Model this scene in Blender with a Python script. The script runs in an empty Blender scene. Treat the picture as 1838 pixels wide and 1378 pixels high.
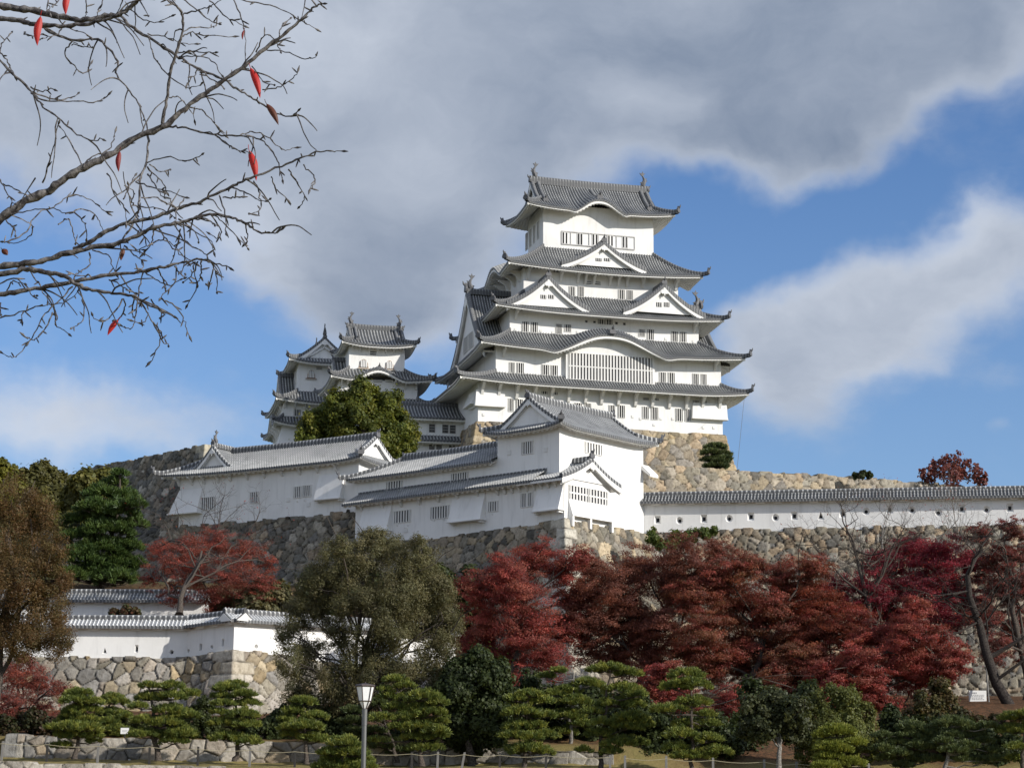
# sky: (px, py, rx, ry, amount, tilt) soft cloud masses by bearing and height
CLOUDS = [(1150, 60, 700, 190, 1.15), (1650, 90, 330, 190, 0.95, 0.25), (1350, 250, 330, 110, 0.8, 0.1),
          (700, 380, 230, 190, 1.0), (620, 530, 250, 95, 0.95), (850, 250, 300, 150, 0.7),
          (150, 60, 460, 230, 0.85), (330, 300, 260, 160, 0.55), (60, 290, 320, 150, 0.6), (1790, 250, 120, 60, 0.2),
          (1430, 610, 140, 95, 0.72), (1560, 570, 140, 90, 0.7), (1690, 515, 140, 85, 0.75), (1810, 455, 130, 85, 0.85), (1590, 650, 170, 60, 0.45), (1400, 720, 90, 85, 0.55), (1330, 560, 90, 50, 0.4),
          (150, 800, 260, 60, 0.8), (30, 670, 90, 40, 0.25), (1810, 690, 60, 35, 0.35), (1810, 780, 40, 20, 0.3),
          (1250, 400, 130, 70, -0.5), (1330, 450, 150, 90, -0.45), (1520, 400, 170, 80, -0.38, 0.3), (1700, 320, 130, 60, -0.38, 0.5), (430, 560, 110, 110, -0.5), (1790, 230, 90, 60, -0.5)]
CLOUD_BRIGHT = [(700, 300, 130, 70, 0.6), (440, 420, 120, 90, 0.5), (1160, 205, 110, 55, 0.6), (650, 130, 140, 70, 0.45), (1500, 290, 330, 70, -0.28), (200, 60, 420, 130, 0.40), (620, 90, 200, 120, 0.25),
                (1600, 560, 300, 100, 0.45, 0.4), (1750, 400, 160, 60, 0.5), (120, 800, 260, 90, 0.75), (1500, 80, 500, 160, -0.35), (1000, 260, 300, 100, -0.1),
                (650, 560, 260, 70, -0.15)]
CLOUD_DARK = (1.55, 2.1, 3.1); CLOUD_LIGHT = (5.9, 6.4, 7.3)
SKY_TINT = (0.75, 0.95, 1.25); SKY_STRENGTH = 0.10
import bpy, math, random
import numpy as np
from math import sin, cos, tan, pi, sqrt, atan2, exp
from mathutils import Matrix, Vector
RAD = math.radians
scene = bpy.context.scene
COL = scene.collection
rng = np.random.default_rng(7)
random.seed(7)

# ------------------------------------------------------------------ camera
PW, PH, FPX = 1838.0, 1378.0, 3500.0
EYE = np.array([0.0, 0.0, 1.6])
PITCH = math.atan((1420 - 689) / FPX)
ROLL = RAD(0.4)
_f = np.array([0, cos(PITCH), sin(PITCH)])
_r0 = np.array([1.0, 0, 0]); _u0 = np.array([0, -sin(PITCH), cos(PITCH)])
_u = _u0 * cos(ROLL) - _r0 * sin(ROLL)
_r = _r0 * cos(ROLL) + _u0 * sin(ROLL)
cam_d = bpy.data.cameras.new('camera'); cam = bpy.data.objects.new('camera', cam_d)
COL.objects.link(cam); scene.camera = cam
cam_d.sensor_width = 36.0; cam_d.lens = 36.0 * FPX / PW
cam_d.clip_start = 0.1; cam_d.clip_end = 8000
cam.matrix_world = Matrix(((_r[0], _u[0], -_f[0], EYE[0]), (_r[1], _u[1], -_f[1], EYE[1]),
                           (_r[2], _u[2], -_f[2], EYE[2]), (0, 0, 0, 1)))
# ------------------------------------------------------------------ sun and sky
SUN_EL, SUN_AZ = RAD(25), RAD(60)          # azimuth: to the right of straight behind the camera
SUN = np.array([sin(SUN_AZ) * cos(SUN_EL), -cos(SUN_AZ) * cos(SUN_EL), sin(SUN_EL)])
sd = bpy.data.lights.new('sun', 'SUN'); sd.energy = 4.6; sd.angle = RAD(0.5); sd.color = (1, 0.95, 0.87)
so = bpy.data.objects.new('sun', sd); COL.objects.link(so)
so.rotation_euler = Vector(SUN).to_track_quat('Z', 'Y').to_euler(); so.location = (60, -60, 120)
scene.view_settings.view_transform = 'Standard'; scene.view_settings.look = 'None'
scene.view_settings.exposure = 0.1; scene.view_settings.gamma = 1.0
scene.render.engine = 'CYCLES'
try:
    scene.cycles.max_bounces = 6; scene.cycles.diffuse_bounces = 3; scene.cycles.transparent_max_bounces = 4
except Exception: pass

class N:
    """small helper that writes shader maths as nodes"""
    def __init__(s, nt): s.nt = nt
    def _in(s, sock, v):
        if v is None: return
        if hasattr(v, 'is_output'): s.nt.links.new(v, sock)
        else: sock.default_value = v
    def m(s, op, a, b=None, c=None, clamp=False):
        n = s.nt.nodes.new('ShaderNodeMath'); n.operation = op; n.use_clamp = clamp
        for i, v in enumerate((a, b, c)): s._in(n.inputs[i], v)
        return n.outputs[0]
    def mix(s, f, a, b, mode='MIX'):
        n = s.nt.nodes.new('ShaderNodeMixRGB'); n.blend_type = mode
        s._in(n.inputs[0], f)
        for i, v in ((1, a), (2, b)):
            if not hasattr(v, 'is_output') and len(v) == 3: v = (*v, 1)
            s._in(n.inputs[i], v)
        return n.outputs[0]
    def noise(s, vec, scale, detail=4, rough=0.55, dist=0.0):
        n = s.nt.nodes.new('ShaderNodeTexNoise'); s._in(n.inputs['Vector'], vec)
        n.inputs['Scale'].default_value = scale; n.inputs['Detail'].default_value = detail
        n.inputs['Roughness'].default_value = rough; n.inputs['Distortion'].default_value = dist
        return n.outputs['Fac']
    def comb(s, x, y, z):
        n = s.nt.nodes.new('ShaderNodeCombineXYZ')
        for i, v in enumerate((x, y, z)): s._in(n.inputs[i], v)
        return n.outputs[0]
    def sep(s, v):
        n = s.nt.nodes.new('ShaderNodeSeparateXYZ'); s._in(n.inputs[0], v); return n.outputs
    def ramp(s, v, a, b, lo=0.0, hi=1.0, smooth=True):
        n = s.nt.nodes.new('ShaderNodeMapRange'); n.interpolation_type = 'SMOOTHSTEP' if smooth else 'LINEAR'
        s._in(n.inputs['Value'], v); n.inputs['From Min'].default_value = a; n.inputs['From Max'].default_value = b
        n.inputs['To Min'].default_value = lo; n.inputs['To Max'].default_value = hi
        return n.outputs[0]
    def coord(s, which):
        n = s.nt.nodes.new('ShaderNodeTexCoord'); return n.outputs[which]
    def attr(s, name):
        n = s.nt.nodes.new('ShaderNodeAttribute'); n.attribute_name = name; return n.outputs['Color']
    def bump(s, h, strength, dist):
        n = s.nt.nodes.new('ShaderNodeBump'); s._in(n.inputs['Height'], h)
        n.inputs['Strength'].default_value = strength; n.inputs['Distance'].default_value = dist
        return n.outputs[0]

def azel(px, py): return ((px - 919) / FPX, (1420 - py) / FPX)
world = bpy.data.worlds.new('World'); scene.world = world; world.use_nodes = True
wt = world.node_tree; wt.nodes.clear(); w = N(wt)
sky = wt.nodes.new('ShaderNodeTexSky'); sky.sky_type = 'NISHITA'; sky.sun_disc = False
sky.sun_elevation = SUN_EL; sky.sun_rotation = atan2(SUN[0], SUN[1]); sky.air_density = 1.0; sky.dust_density = 0.4; sky.ozone_density = 2.0
gx, gy, gz = w.sep(w.coord('Generated'))
az = w.m('ARCTAN2', gx, gy); el = w.m('ARCSINE', gz)
vec = w.comb(az, w.m('MULTIPLY', el, 1.35), 0.0)
warp = w.noise(vec, 7.0, 5, 0.55)
warp2 = w.noise(w.comb(w.m('ADD', az, 3.7), el, 1.3), 7.0, 5, 0.55)
azw = w.m('ADD', az, w.m('MULTIPLY', w.m('SUBTRACT', warp, 0.5), 0.11))
elw = w.m('ADD', el, w.m('MULTIPLY', w.m('SUBTRACT', warp2, 0.5), 0.09))
def blob(px, py, rx, ry, amp, tilt=0.0):
    a0, e0 = azel(px, py)
    da = w.m('SUBTRACT', azw, a0); de = w.m('SUBTRACT', elw, e0)
    if tilt:
        c, s_ = cos(tilt), sin(tilt)
        da, de = (w.m('ADD', w.m('MULTIPLY', da, c), w.m('MULTIPLY', de, s_)),
                  w.m('SUBTRACT', w.m('MULTIPLY', de, c), w.m('MULTIPLY', da, s_)))
    q = w.m('ADD', w.m('POWER', w.m('MULTIPLY', w.m('ABSOLUTE', da), FPX / rx), 2.0), w.m('POWER', w.m('MULTIPLY', w.m('ABSOLUTE', de), FPX / ry), 2.0))
    return w.m('MULTIPLY', w.m('POWER', 2.71828, w.m('MULTIPLY', q, -1.0)), amp)
def total(bl):
    t = None
    for b in bl:
        v = blob(*b); t = v if t is None else w.m('ADD', t, v)
    return t
dens = total(CLOUDS)
fb = w.noise(vec, 9.0, 7, 0.58)
# everywhere else in the sky: broken cloud
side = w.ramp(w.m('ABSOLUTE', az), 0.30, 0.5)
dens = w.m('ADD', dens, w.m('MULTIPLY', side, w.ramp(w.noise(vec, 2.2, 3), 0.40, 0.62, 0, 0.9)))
thick = dens
fb2 = w.noise(w.comb(w.m('ADD', azw, 9.0), w.m('MULTIPLY', elw, 1.4), 0.7), 26.0, 6, 0.6)
dens = w.m('ADD', dens, w.m('ADD', w.m('MULTIPLY', w.m('SUBTRACT', fb, 0.5), 1.15), w.m('MULTIPLY', w.m('SUBTRACT', fb2, 0.5), 0.5)))
mask = w.ramp(dens, 0.04, 0.95)
# thick middles are grey, thin sunlit edges are bright
bn = w.noise(w.comb(azw, w.m('MULTIPLY', elw, 1.7), 2.0), 7.5, 7, 0.6)
shade = w.m('SUBTRACT', 0.78, w.m('MULTIPLY', w.ramp(dens, 0.35, 1.45), 0.62))
shade = w.m('ADD', shade, w.m('MULTIPLY', w.m('SUBTRACT', bn, 0.5), 1.35))
shade = w.m('ADD', shade, w.m('MULTIPLY', total(CLOUD_BRIGHT), 0.7))
shade = w.ramp(shade, -0.40, 1.10, smooth=False)
ccol = w.mix(shade, CLOUD_DARK, CLOUD_LIGHT)
ccol = w.mix(w.ramp(w.m('ABSOLUTE', az), 0.45, 1.0), ccol, (8.2, 8.4, 8.8))  # unseen clouds to the sides and behind, brightened as added fill for shaded walls
skyc = w.mix(1.0, sky.outputs[0], SKY_TINT, 'MULTIPLY')
skyc = w.mix(w.ramp(el, 0.10, 0.34, 0.30, 0.0), skyc, (2.9, 4.2, 6.2))
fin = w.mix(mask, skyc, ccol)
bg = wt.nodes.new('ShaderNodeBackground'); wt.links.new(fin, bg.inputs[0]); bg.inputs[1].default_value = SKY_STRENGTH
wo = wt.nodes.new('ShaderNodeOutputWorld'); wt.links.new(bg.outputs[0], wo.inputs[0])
# ------------------------------------------------------------------ pixels to places
def ray(px, py):
    d = _f + _r * ((px - PW / 2) / FPX) + _u * ((PH / 2 - py) / FPX)
    return d
def at(px, py, Y):
    d = ray(px, py); return EYE + d * (Y / d[1])

class Frame:
    """local x to the right along a facade, local y into the building"""
    def __init__(s, px, py, Y, yaw_deg, dz=0.0):
        s.o = at(px, py, Y).copy(); s.o[2] += dz; a = RAD(yaw_deg); s.yaw = a
        s.d = np.array([cos(a), sin(a)]); s.m = np.array([-sin(a), cos(a)])
    def _loc(s, px, py):
        d = ray(px, py); e = EYE - s.o
        return (np.array([e[:2] @ s.d, e[:2] @ s.m, e[2]]), np.array([d[:2] @ s.d, d[:2] @ s.m, d[2]]))
    def hit(s, px, py, y0=0.0):
        e, d = s._loc(px, py); t = (y0 - e[1]) / d[1]; p = e + d * t; return p[0], p[2]
    def hitx(s, px, py, x0=0.0):
        e, d = s._loc(px, py); t = (x0 - e[0]) / d[0]; p = e + d * t; return p[1], p[2]
    def world(s, x, y, z=0.0):
        q = s.o[:2] + s.d * x + s.m * y; return np.array([q[0], q[1], s.o[2] + z])

# ------------------------------------------------------------------ mesh builder
class MB:
    def __init__(s, xf=None):
        s.V = []; s.F = []; s.U = []; s.C = []; s.n = 0; s.xf = xf
    def add(s, pts, faces, uv=None, col=None):
        pts = np.asarray(pts, float).reshape(-1, 3)
        if s.xf is not None: pts = s.xf(pts)
        s.V.append(pts); s.F.append(np.asarray(faces, np.int64) + s.n)
        s.U.append(np.zeros((len(pts), 2)) if uv is None else np.asarray(uv, float).reshape(-1, 2))
        if col is not None: s.C.append(np.asarray(col, float).reshape(-1, 3))
        s.n += len(pts)
    def grid(s, P, uv=None, col=None):
        nx, ny = P.shape[:2]
        i = np.arange(nx - 1)[:, None] * ny + np.arange(ny - 1)[None, :]
        f = np.stack([i, i + ny, i + ny + 1, i + 1], -1).reshape(-1, 4)
        s.add(P, f, uv, None if col is None else col.reshape(-1, 3))
    def box(s, x0, x1, y0, y1, z0, z1):
        p = [(x, y, z) for x in (x0, x1) for y in (y0, y1) for z in (z0, z1)]
        s.add(p, [(0, 1, 3, 2), (4, 6, 7, 5), (0, 4, 5, 1), (2, 3, 7, 6), (0, 2, 6, 4), (1, 5, 7, 3)])
    def hexa(s, p):
        """eight points in the order of box()"""
        s.add(p, [(0, 1, 3, 2), (4, 6, 7, 5), (0, 4, 5, 1), (2, 3, 7, 6), (0, 2, 6, 4), (1, 5, 7, 3)])
    def prism(s, poly, ext):
        """planar polygon extruded by a vector"""
        poly = np.asarray(poly, float); n = len(poly); P = np.vstack([poly, poly + np.asarray(ext, float)])
        f = [(i, (i + 1) % n, n + (i + 1) % n, n + i) for i in range(n)]
        s.add(P, f)
        for off, src in ((0, poly), (1, poly + np.asarray(ext, float))):
            c = src.mean(0); s.add(np.vstack([src, c]), [(i, (i + 1) % n, n) for i in range(n)])
    def sweep(s, pts, w, h, cap=True):
        """box-shaped ridge along a path, sitting on it"""
        pts = np.asarray(pts, float); n = len(pts)
        t = np.gradient(pts, axis=0); t[:, 2] = 0 if np.abs(t[:, :2]).max() > 1e-6 else t[:, 2]
        L = np.linalg.norm(t[:, :2], axis=1)[:, None]; L[L < 1e-9] = 1
        sd_ = np.stack([-t[:, 1], t[:, 0], np.zeros(n)], 1) / L
        up = np.array([0, 0, 1.0])
        sec = [(-.5, -.3), (-.5, .55), (-.3, .9), (0, 1.0), (.3, .9), (.5, .55), (.5, -.3)]
        P = np.stack([pts + sd_ * (a * w) + up * (b * h) for a, b in sec], 1)
        cum = np.concatenate([[0], np.cumsum(np.linalg.norm(np.diff(pts, axis=0), axis=1))])
        uv = np.stack([np.repeat(cum[:, None], len(sec), 1), np.repeat(np.linspace(0, 1, len(sec))[None], n, 0)], -1)
        s.grid(P, uv)
        if cap:
            for k in (0, -1):
                q = P[k]; s.add(np.vstack([q, q.mean(0)]), [(i, (i + 1) % 7, 7) for i in range(7)])
    def tube(s, pts, rad, n=6, col=None):
        pts = np.asarray(pts, float); k = len(pts); rad = np.broadcast_to(np.asarray(rad, float), (k,))
        t = np.gradient(pts, axis=0); t /= np.maximum(np.linalg.norm(t, axis=1), 1e-9)[:, None]
        ref = np.array([0.31, 0.87, 0.38]) if abs(t[0] @ np.array([0.31, 0.87, 0.38])) < 0.9 else np.array([1.0, 0, 0])
        a = np.cross(t, ref); a /= np.linalg.norm(a, axis=1)[:, None]; b = np.cross(t, a)
        th = np.linspace(0, 2 * pi, n + 1)
        P = pts[:, None] + rad[:, None, None] * (a[:, None] * np.cos(th)[None, :, None] + b[:, None] * np.sin(th)[None, :, None])
        cum = np.concatenate([[0], np.cumsum(np.linalg.norm(np.diff(pts, axis=0), axis=1))])
        uv = np.stack([np.repeat(cum[:, None], n + 1, 1), np.repeat(th[None], k, 0)], -1)
        s.grid(P, uv)
        for q in (P[0, :n], P[-1, :n]): s.add(np.vstack([q, q.mean(0)]), [(i, (i + 1) % n, n) for i in range(n)])
    def quads(s, P, col=None):
        n = len(P); s.add(P.reshape(-1, 3), np.arange(4 * n).reshape(n, 4), None, None if col is None else np.repeat(col, 4, 0))
    def build(s, name, mat, parent=None, smooth=False):
        me = bpy.data.meshes.new(name)
        V = np.vstack(s.V); U = np.vstack(s.U)
        loops = np.concatenate([f.reshape(-1) for f in s.F]).astype(np.int32)
        tot = np.concatenate([np.full(len(f), f.shape[1], np.int32) for f in s.F])
        st = np.concatenate([[0], np.cumsum(tot)[:-1]]).astype(np.int32)
        me.vertices.add(len(V)); me.vertices.foreach_set('co', V.astype(np.float32).ravel())
        me.loops.add(len(loops)); me.loops.foreach_set('vertex_index', loops)
        me.polygons.add(len(tot)); me.polygons.foreach_set('loop_start', st)
        try: me.polygons.foreach_set('loop_total', tot)
        except Exception: pass
        ul = me.uv_layers.new(name='UVMap'); ul.data.foreach_set('uv', U[loops].astype(np.float32).ravel())
        if s.C and sum(len(c) for c in s.C) == len(V):
            ca = me.color_attributes.new('col', 'FLOAT_COLOR', 'POINT')
            ca.data.foreach_set('color', np.hstack([np.vstack(s.C), np.ones((len(V), 1))]).astype(np.float32).ravel())
        me.update(calc_edges=True)
        me.polygons.foreach_set('use_smooth', np.full(len(tot), bool(smooth)))
        me.materials.append(mat)
        o = bpy.data.objects.new(name, me); COL.objects.link(o)
        if parent is not None: o.parent = parent
        return o

def tag(o, label=None, cat=None, group=None, kind=None):
    for k, v in (('label', label), ('category', cat), ('group', group), ('kind', kind)):
        if v: o[k] = v
    return o
def thing(name, label, cat, loc=(0, 0, 0), yaw=0.0, group=None):
    o = bpy.data.objects.new(name, None); COL.objects.link(o); o.empty_display_size = 0.5
    o.location = [float(v) for v in loc]; o.rotation_euler = (0, 0, yaw)
    return tag(o, label, cat, group, 'thing')
def frame_thing(name, label, cat, fr, group=None): return thing(name, label, cat, fr.o, fr.yaw, group)

# ------------------------------------------------------------------ materials
def mat(name, fn, rough=0.8, spec=0.3):
    m = bpy.data.materials.new(name); m.use_nodes = True; nt = m.node_tree; b = nt.nodes['Principled BSDF']
    b.inputs['Roughness'].default_value = rough; b.inputs['Specular IOR Level'].default_value = spec
    n = N(nt); r = fn(n)
    c, h = r if isinstance(r, tuple) and len(r) == 2 and not isinstance(r[0], float) else (r, None)
    if hasattr(c, 'is_output'): nt.links.new(c, b.inputs['Base Color'])
    else: b.inputs['Base Color'].default_value = (*c, 1)
    if h is not None: nt.links.new(h, b.inputs['Normal'])
    return m
def _plaster(tone, dirt):
    def fn(n):
        o = n.coord('Object'); x, y, z = n.sep(o)
        big = n.noise(o, 0.25, 5, 0.6)
        streak = n.noise(n.comb(n.m('MULTIPLY', x, 1.6), n.m('MULTIPLY', y, 1.6), n.m('MULTIPLY', z, 0.22)), 1.0, 5, 0.6)
        fine = n.noise(n.comb(n.m('MULTIPLY', x, 3.2), n.m('MULTIPLY', y, 3.2), n.m('MULTIPLY', z, 0.35)), 1.0, 6, 0.7)
        f = n.m('ADD', n.m('ADD', n.ramp(big, 0.42, 0.75, 0, 0.6), n.ramp(streak, 0.48, 0.74, 0, 0.7)), n.ramp(fine, 0.55, 0.75, 0, 0.5), clamp=True)
        c = n.mix(f, tone, dirt)
        return c, n.bump(n.noise(o, 3.0, 4), 0.25, 0.03)
    return fn
PLASTER = mat('white_plaster', _plaster((0.81, 0.80, 0.775), (0.68, 0.67, 0.645)), 0.85, 0.2)
TRIM = mat('white_trim_plaster', _plaster((0.74, 0.73, 0.70), (0.62, 0.61, 0.58)), 0.85, 0.2)
def _tile(valley, dark, mid, white, amount, rib, rows):
    def fn(n):
        u, v, _ = n.sep(n.coord('UV')); o = n.coord('Object')
        row = n.m('FRACT', n.m('MULTIPLY', v, 1 / 0.36))
        joint = n.m('MULTIPLY', n.ramp(row, 0.0, 0.06), n.ramp(row, 0.34, 0.42, 1, 0))
        ph = n.m('FRACT', n.m('MULTIPLY', u, 1 / rib))
        hump = n.m('MULTIPLY', n.ramp(ph, 0.24, 0.34), n.ramp(ph, 0.66, 0.76, 1, 0))
        patch = n.noise(o, 0.45, 5, 0.62); fine = n.noise(o, 4.0, 4)
        base = n.mix(hump, valley, n.mix(fine, dark, mid))
        seam = n.m('ADD', n.m('MULTIPLY', joint, rows), 1.0 - rows)
        wm = n.m('MULTIPLY', n.m('MULTIPLY', seam, n.m('ADD', n.m('MULTIPLY', hump, 0.85), 0.15)), n.ramp(patch, 0.32, 0.66, amount * 0.45, amount))
        c = n.mix(wm, base, white)
        return n.mix(n.ramp(n.noise(o, 1.3, 6, 0.68), 0.5, 0.72, 0, 0.5), c, (0.07, 0.07, 0.066))
    return fn
TILE = mat('grey_roof_tile', _tile((0.035, 0.037, 0.04), (0.09, 0.095, 0.10), (0.17, 0.175, 0.18), (0.56, 0.56, 0.535), 1.0, 0.36, .6), 0.55, 0.4)
TILE_PALE = mat('pale_roof_tile', _tile((0.085, 0.09, 0.095), (0.15, 0.155, 0.16), (0.25, 0.255, 0.26), (0.56, 0.56, 0.54), 0.85, 0.30, .75), 0.6, 0.4)
TILE_MID = mat('dark_wall_tile', _tile((0.03, 0.032, 0.035), (0.09, 0.095, 0.10), (0.17, 0.175, 0.18), (0.52, 0.52, 0.50), 0.8, 0.30, .75), 0.55, 0.4)
TILE_WHITE = mat('plastered_roof_tile', _tile((0.22, 0.225, 0.23), (0.40, 0.405, 0.41), (0.5, 0.505, 0.51), (0.78, 0.78, 0.76), 1.1, 0.30, .7), 0.6, 0.4)
def _ridge(pitch, amount):
    def fn(n):
        u, v, _ = n.sep(n.coord('UV')); o = n.coord('Object')
        row = n.m('FRACT', n.m('MULTIPLY', u, 1 / pitch))
        dash = n.m('MULTIPLY', n.ramp(row, 0.08, 0.14), n.ramp(row, 0.40, 0.46, 1, 0))
        line = n.m('MULTIPLY', n.ramp(v, 0.30, 0.34), n.ramp(v, 0.66, 0.70, 1, 0))
        f = n.m('MULTIPLY', n.m('MAXIMUM', n.m('MULTIPLY', dash, n.ramp(v, 0.12, 0.2, 0.32, 0.9)), n.m('MULTIPLY', line, 0.35)), amount)
        return n.mix(n.m('MULTIPLY', f, n.ramp(n.noise(o, 1.2, 3), 0.3, 0.6, 0.6, 1)), n.mix(n.noise(o, 4, 3), (0.05, 0.052, 0.056), (0.11, 0.112, 0.116)), (0.58, 0.58, 0.56))
    return fn
RIDGE = mat('dark_ridge_tile', _ridge(0.4, 0.38), 0.55, 0.4)
RIDGE_DASH = mat('dashed_ridge_tile', _ridge(0.42, 1.0), 0.6, 0.4)
IRON = mat('dark_bronze_tile', lambda n: n.mix(n.noise(n.coord('Object'), 3, 3), (0.07, 0.07, 0.075), (0.16, 0.16, 0.165)), 0.6, 0.4)
DARK = mat('dark_opening', lambda n: (0.025, 0.025, 0.028), 0.8, 0.2)
GREYDARK = mat('shaded_lattice_void', lambda n: n.mix(n.noise(n.coord('Object'), 1.5, 2), (0.03, 0.03, 0.034), (0.075, 0.075, 0.08)), 0.8, 0.2)
def _stone(n):
    o = n.coord('Object'); c = n.attr('col')
    sp = n.noise(o, 2.6, 8, 0.68); f2 = n.noise(o, 9.0, 4, 0.6)
    c = n.mix(n.ramp(sp, 0.38, 0.66, 0.0, 0.65), c, n.mix(1.0, c, (0.42, 0.40, 0.37), 'MULTIPLY'))
    c = n.mix(n.ramp(n.noise(o, 1.1, 6, 0.7), 0.55, 0.75, 0, 0.3), c, (0.30, 0.30, 0.26))
    return c, n.bump(n.m('ADD', sp, n.m('MULTIPLY', f2, 0.5)), 0.7, 0.12)
STONE = mat('rough_stone', _stone, 0.9, 0.2)
def leafmat(name, transl=0.35, rough=0.55, sheen=0.3):
    m = bpy.data.materials.new(name); m.use_nodes = True; nt = m.node_tree; nt.nodes.clear(); n = N(nt)
    c = n.attr('col')
    p = nt.nodes.new('ShaderNodeBsdfPrincipled'); p.inputs['Roughness'].default_value = rough; p.inputs['Specular IOR Level'].default_value = sheen
    nt.links.new(c, p.inputs['Base Color'])
    t = nt.nodes.new('ShaderNodeBsdfTranslucent'); nt.links.new(n.mix(1.0, c, (1.25, 1.15, 0.8), 'MULTIPLY'), t.inputs[0])
    mx = nt.nodes.new('ShaderNodeMixShader'); mx.inputs[0].default_value = transl
    nt.links.new(p.outputs[0], mx.inputs[1]); nt.links.new(t.outputs[0], mx.inputs[2])
    out = nt.nodes.new('ShaderNodeOutputMaterial'); nt.links.new(mx.outputs[0], out.inputs[0])
    return m
LEAF = leafmat('foliage', 0.42)
NEEDLE = leafmat('pine_needles', 0.2, 0.5, 0.3)
def _bark(a, b):
    def fn(n):
        u, v, _ = n.sep(n.coord('UV')); o = n.coord('Object')
        k = n.noise(n.comb(n.m('MULTIPLY', u, 6.0), n.m('MULTIPLY', v, 1.2), 0.0), 2.0, 6, 0.65)
        return n.mix(n.ramp(k, 0.35, 0.66), a, b), n.bump(k, 0.6, 0.05)
    return fn
BARK = mat('brown_grey_bark', _bark((0.035, 0.028, 0.022), (0.12, 0.10, 0.085)), 0.9, 0.2)
BARK_DARK = mat('dark_brown_bark', _bark((0.018, 0.014, 0.012), (0.065, 0.055, 0.048)), 0.9, 0.2)
BARK_PALE = mat('pale_grey_bark', _bark((0.10, 0.09, 0.08), (0.30, 0.28, 0.25)), 0.9, 0.2)
# ------------------------------------------------------------------ roof engine
def xf_face(x0, y0, side):
    """transform for something built as if on the front (x right, y inward) onto another side"""
    def fn(p):
        q = p.copy(); x, y = p[:, 0].copy(), p[:, 1].copy()
        if side == 'front': q[:, 0] = x0 + x; q[:, 1] = y0 + y
        elif side == 'left': q[:, 0] = x0 + y; q[:, 1] = y0 - x
        elif side == 'right': q[:, 0] = x0 - y; q[:, 1] = y0 + x
        else: q[:, 0] = x0 - x; q[:, 1] = y0 - y
        return q
    return fn
def compose(f, g):
    if g is None: return f
    if f is None: return g
    return lambda p: g(f(p))

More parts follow.
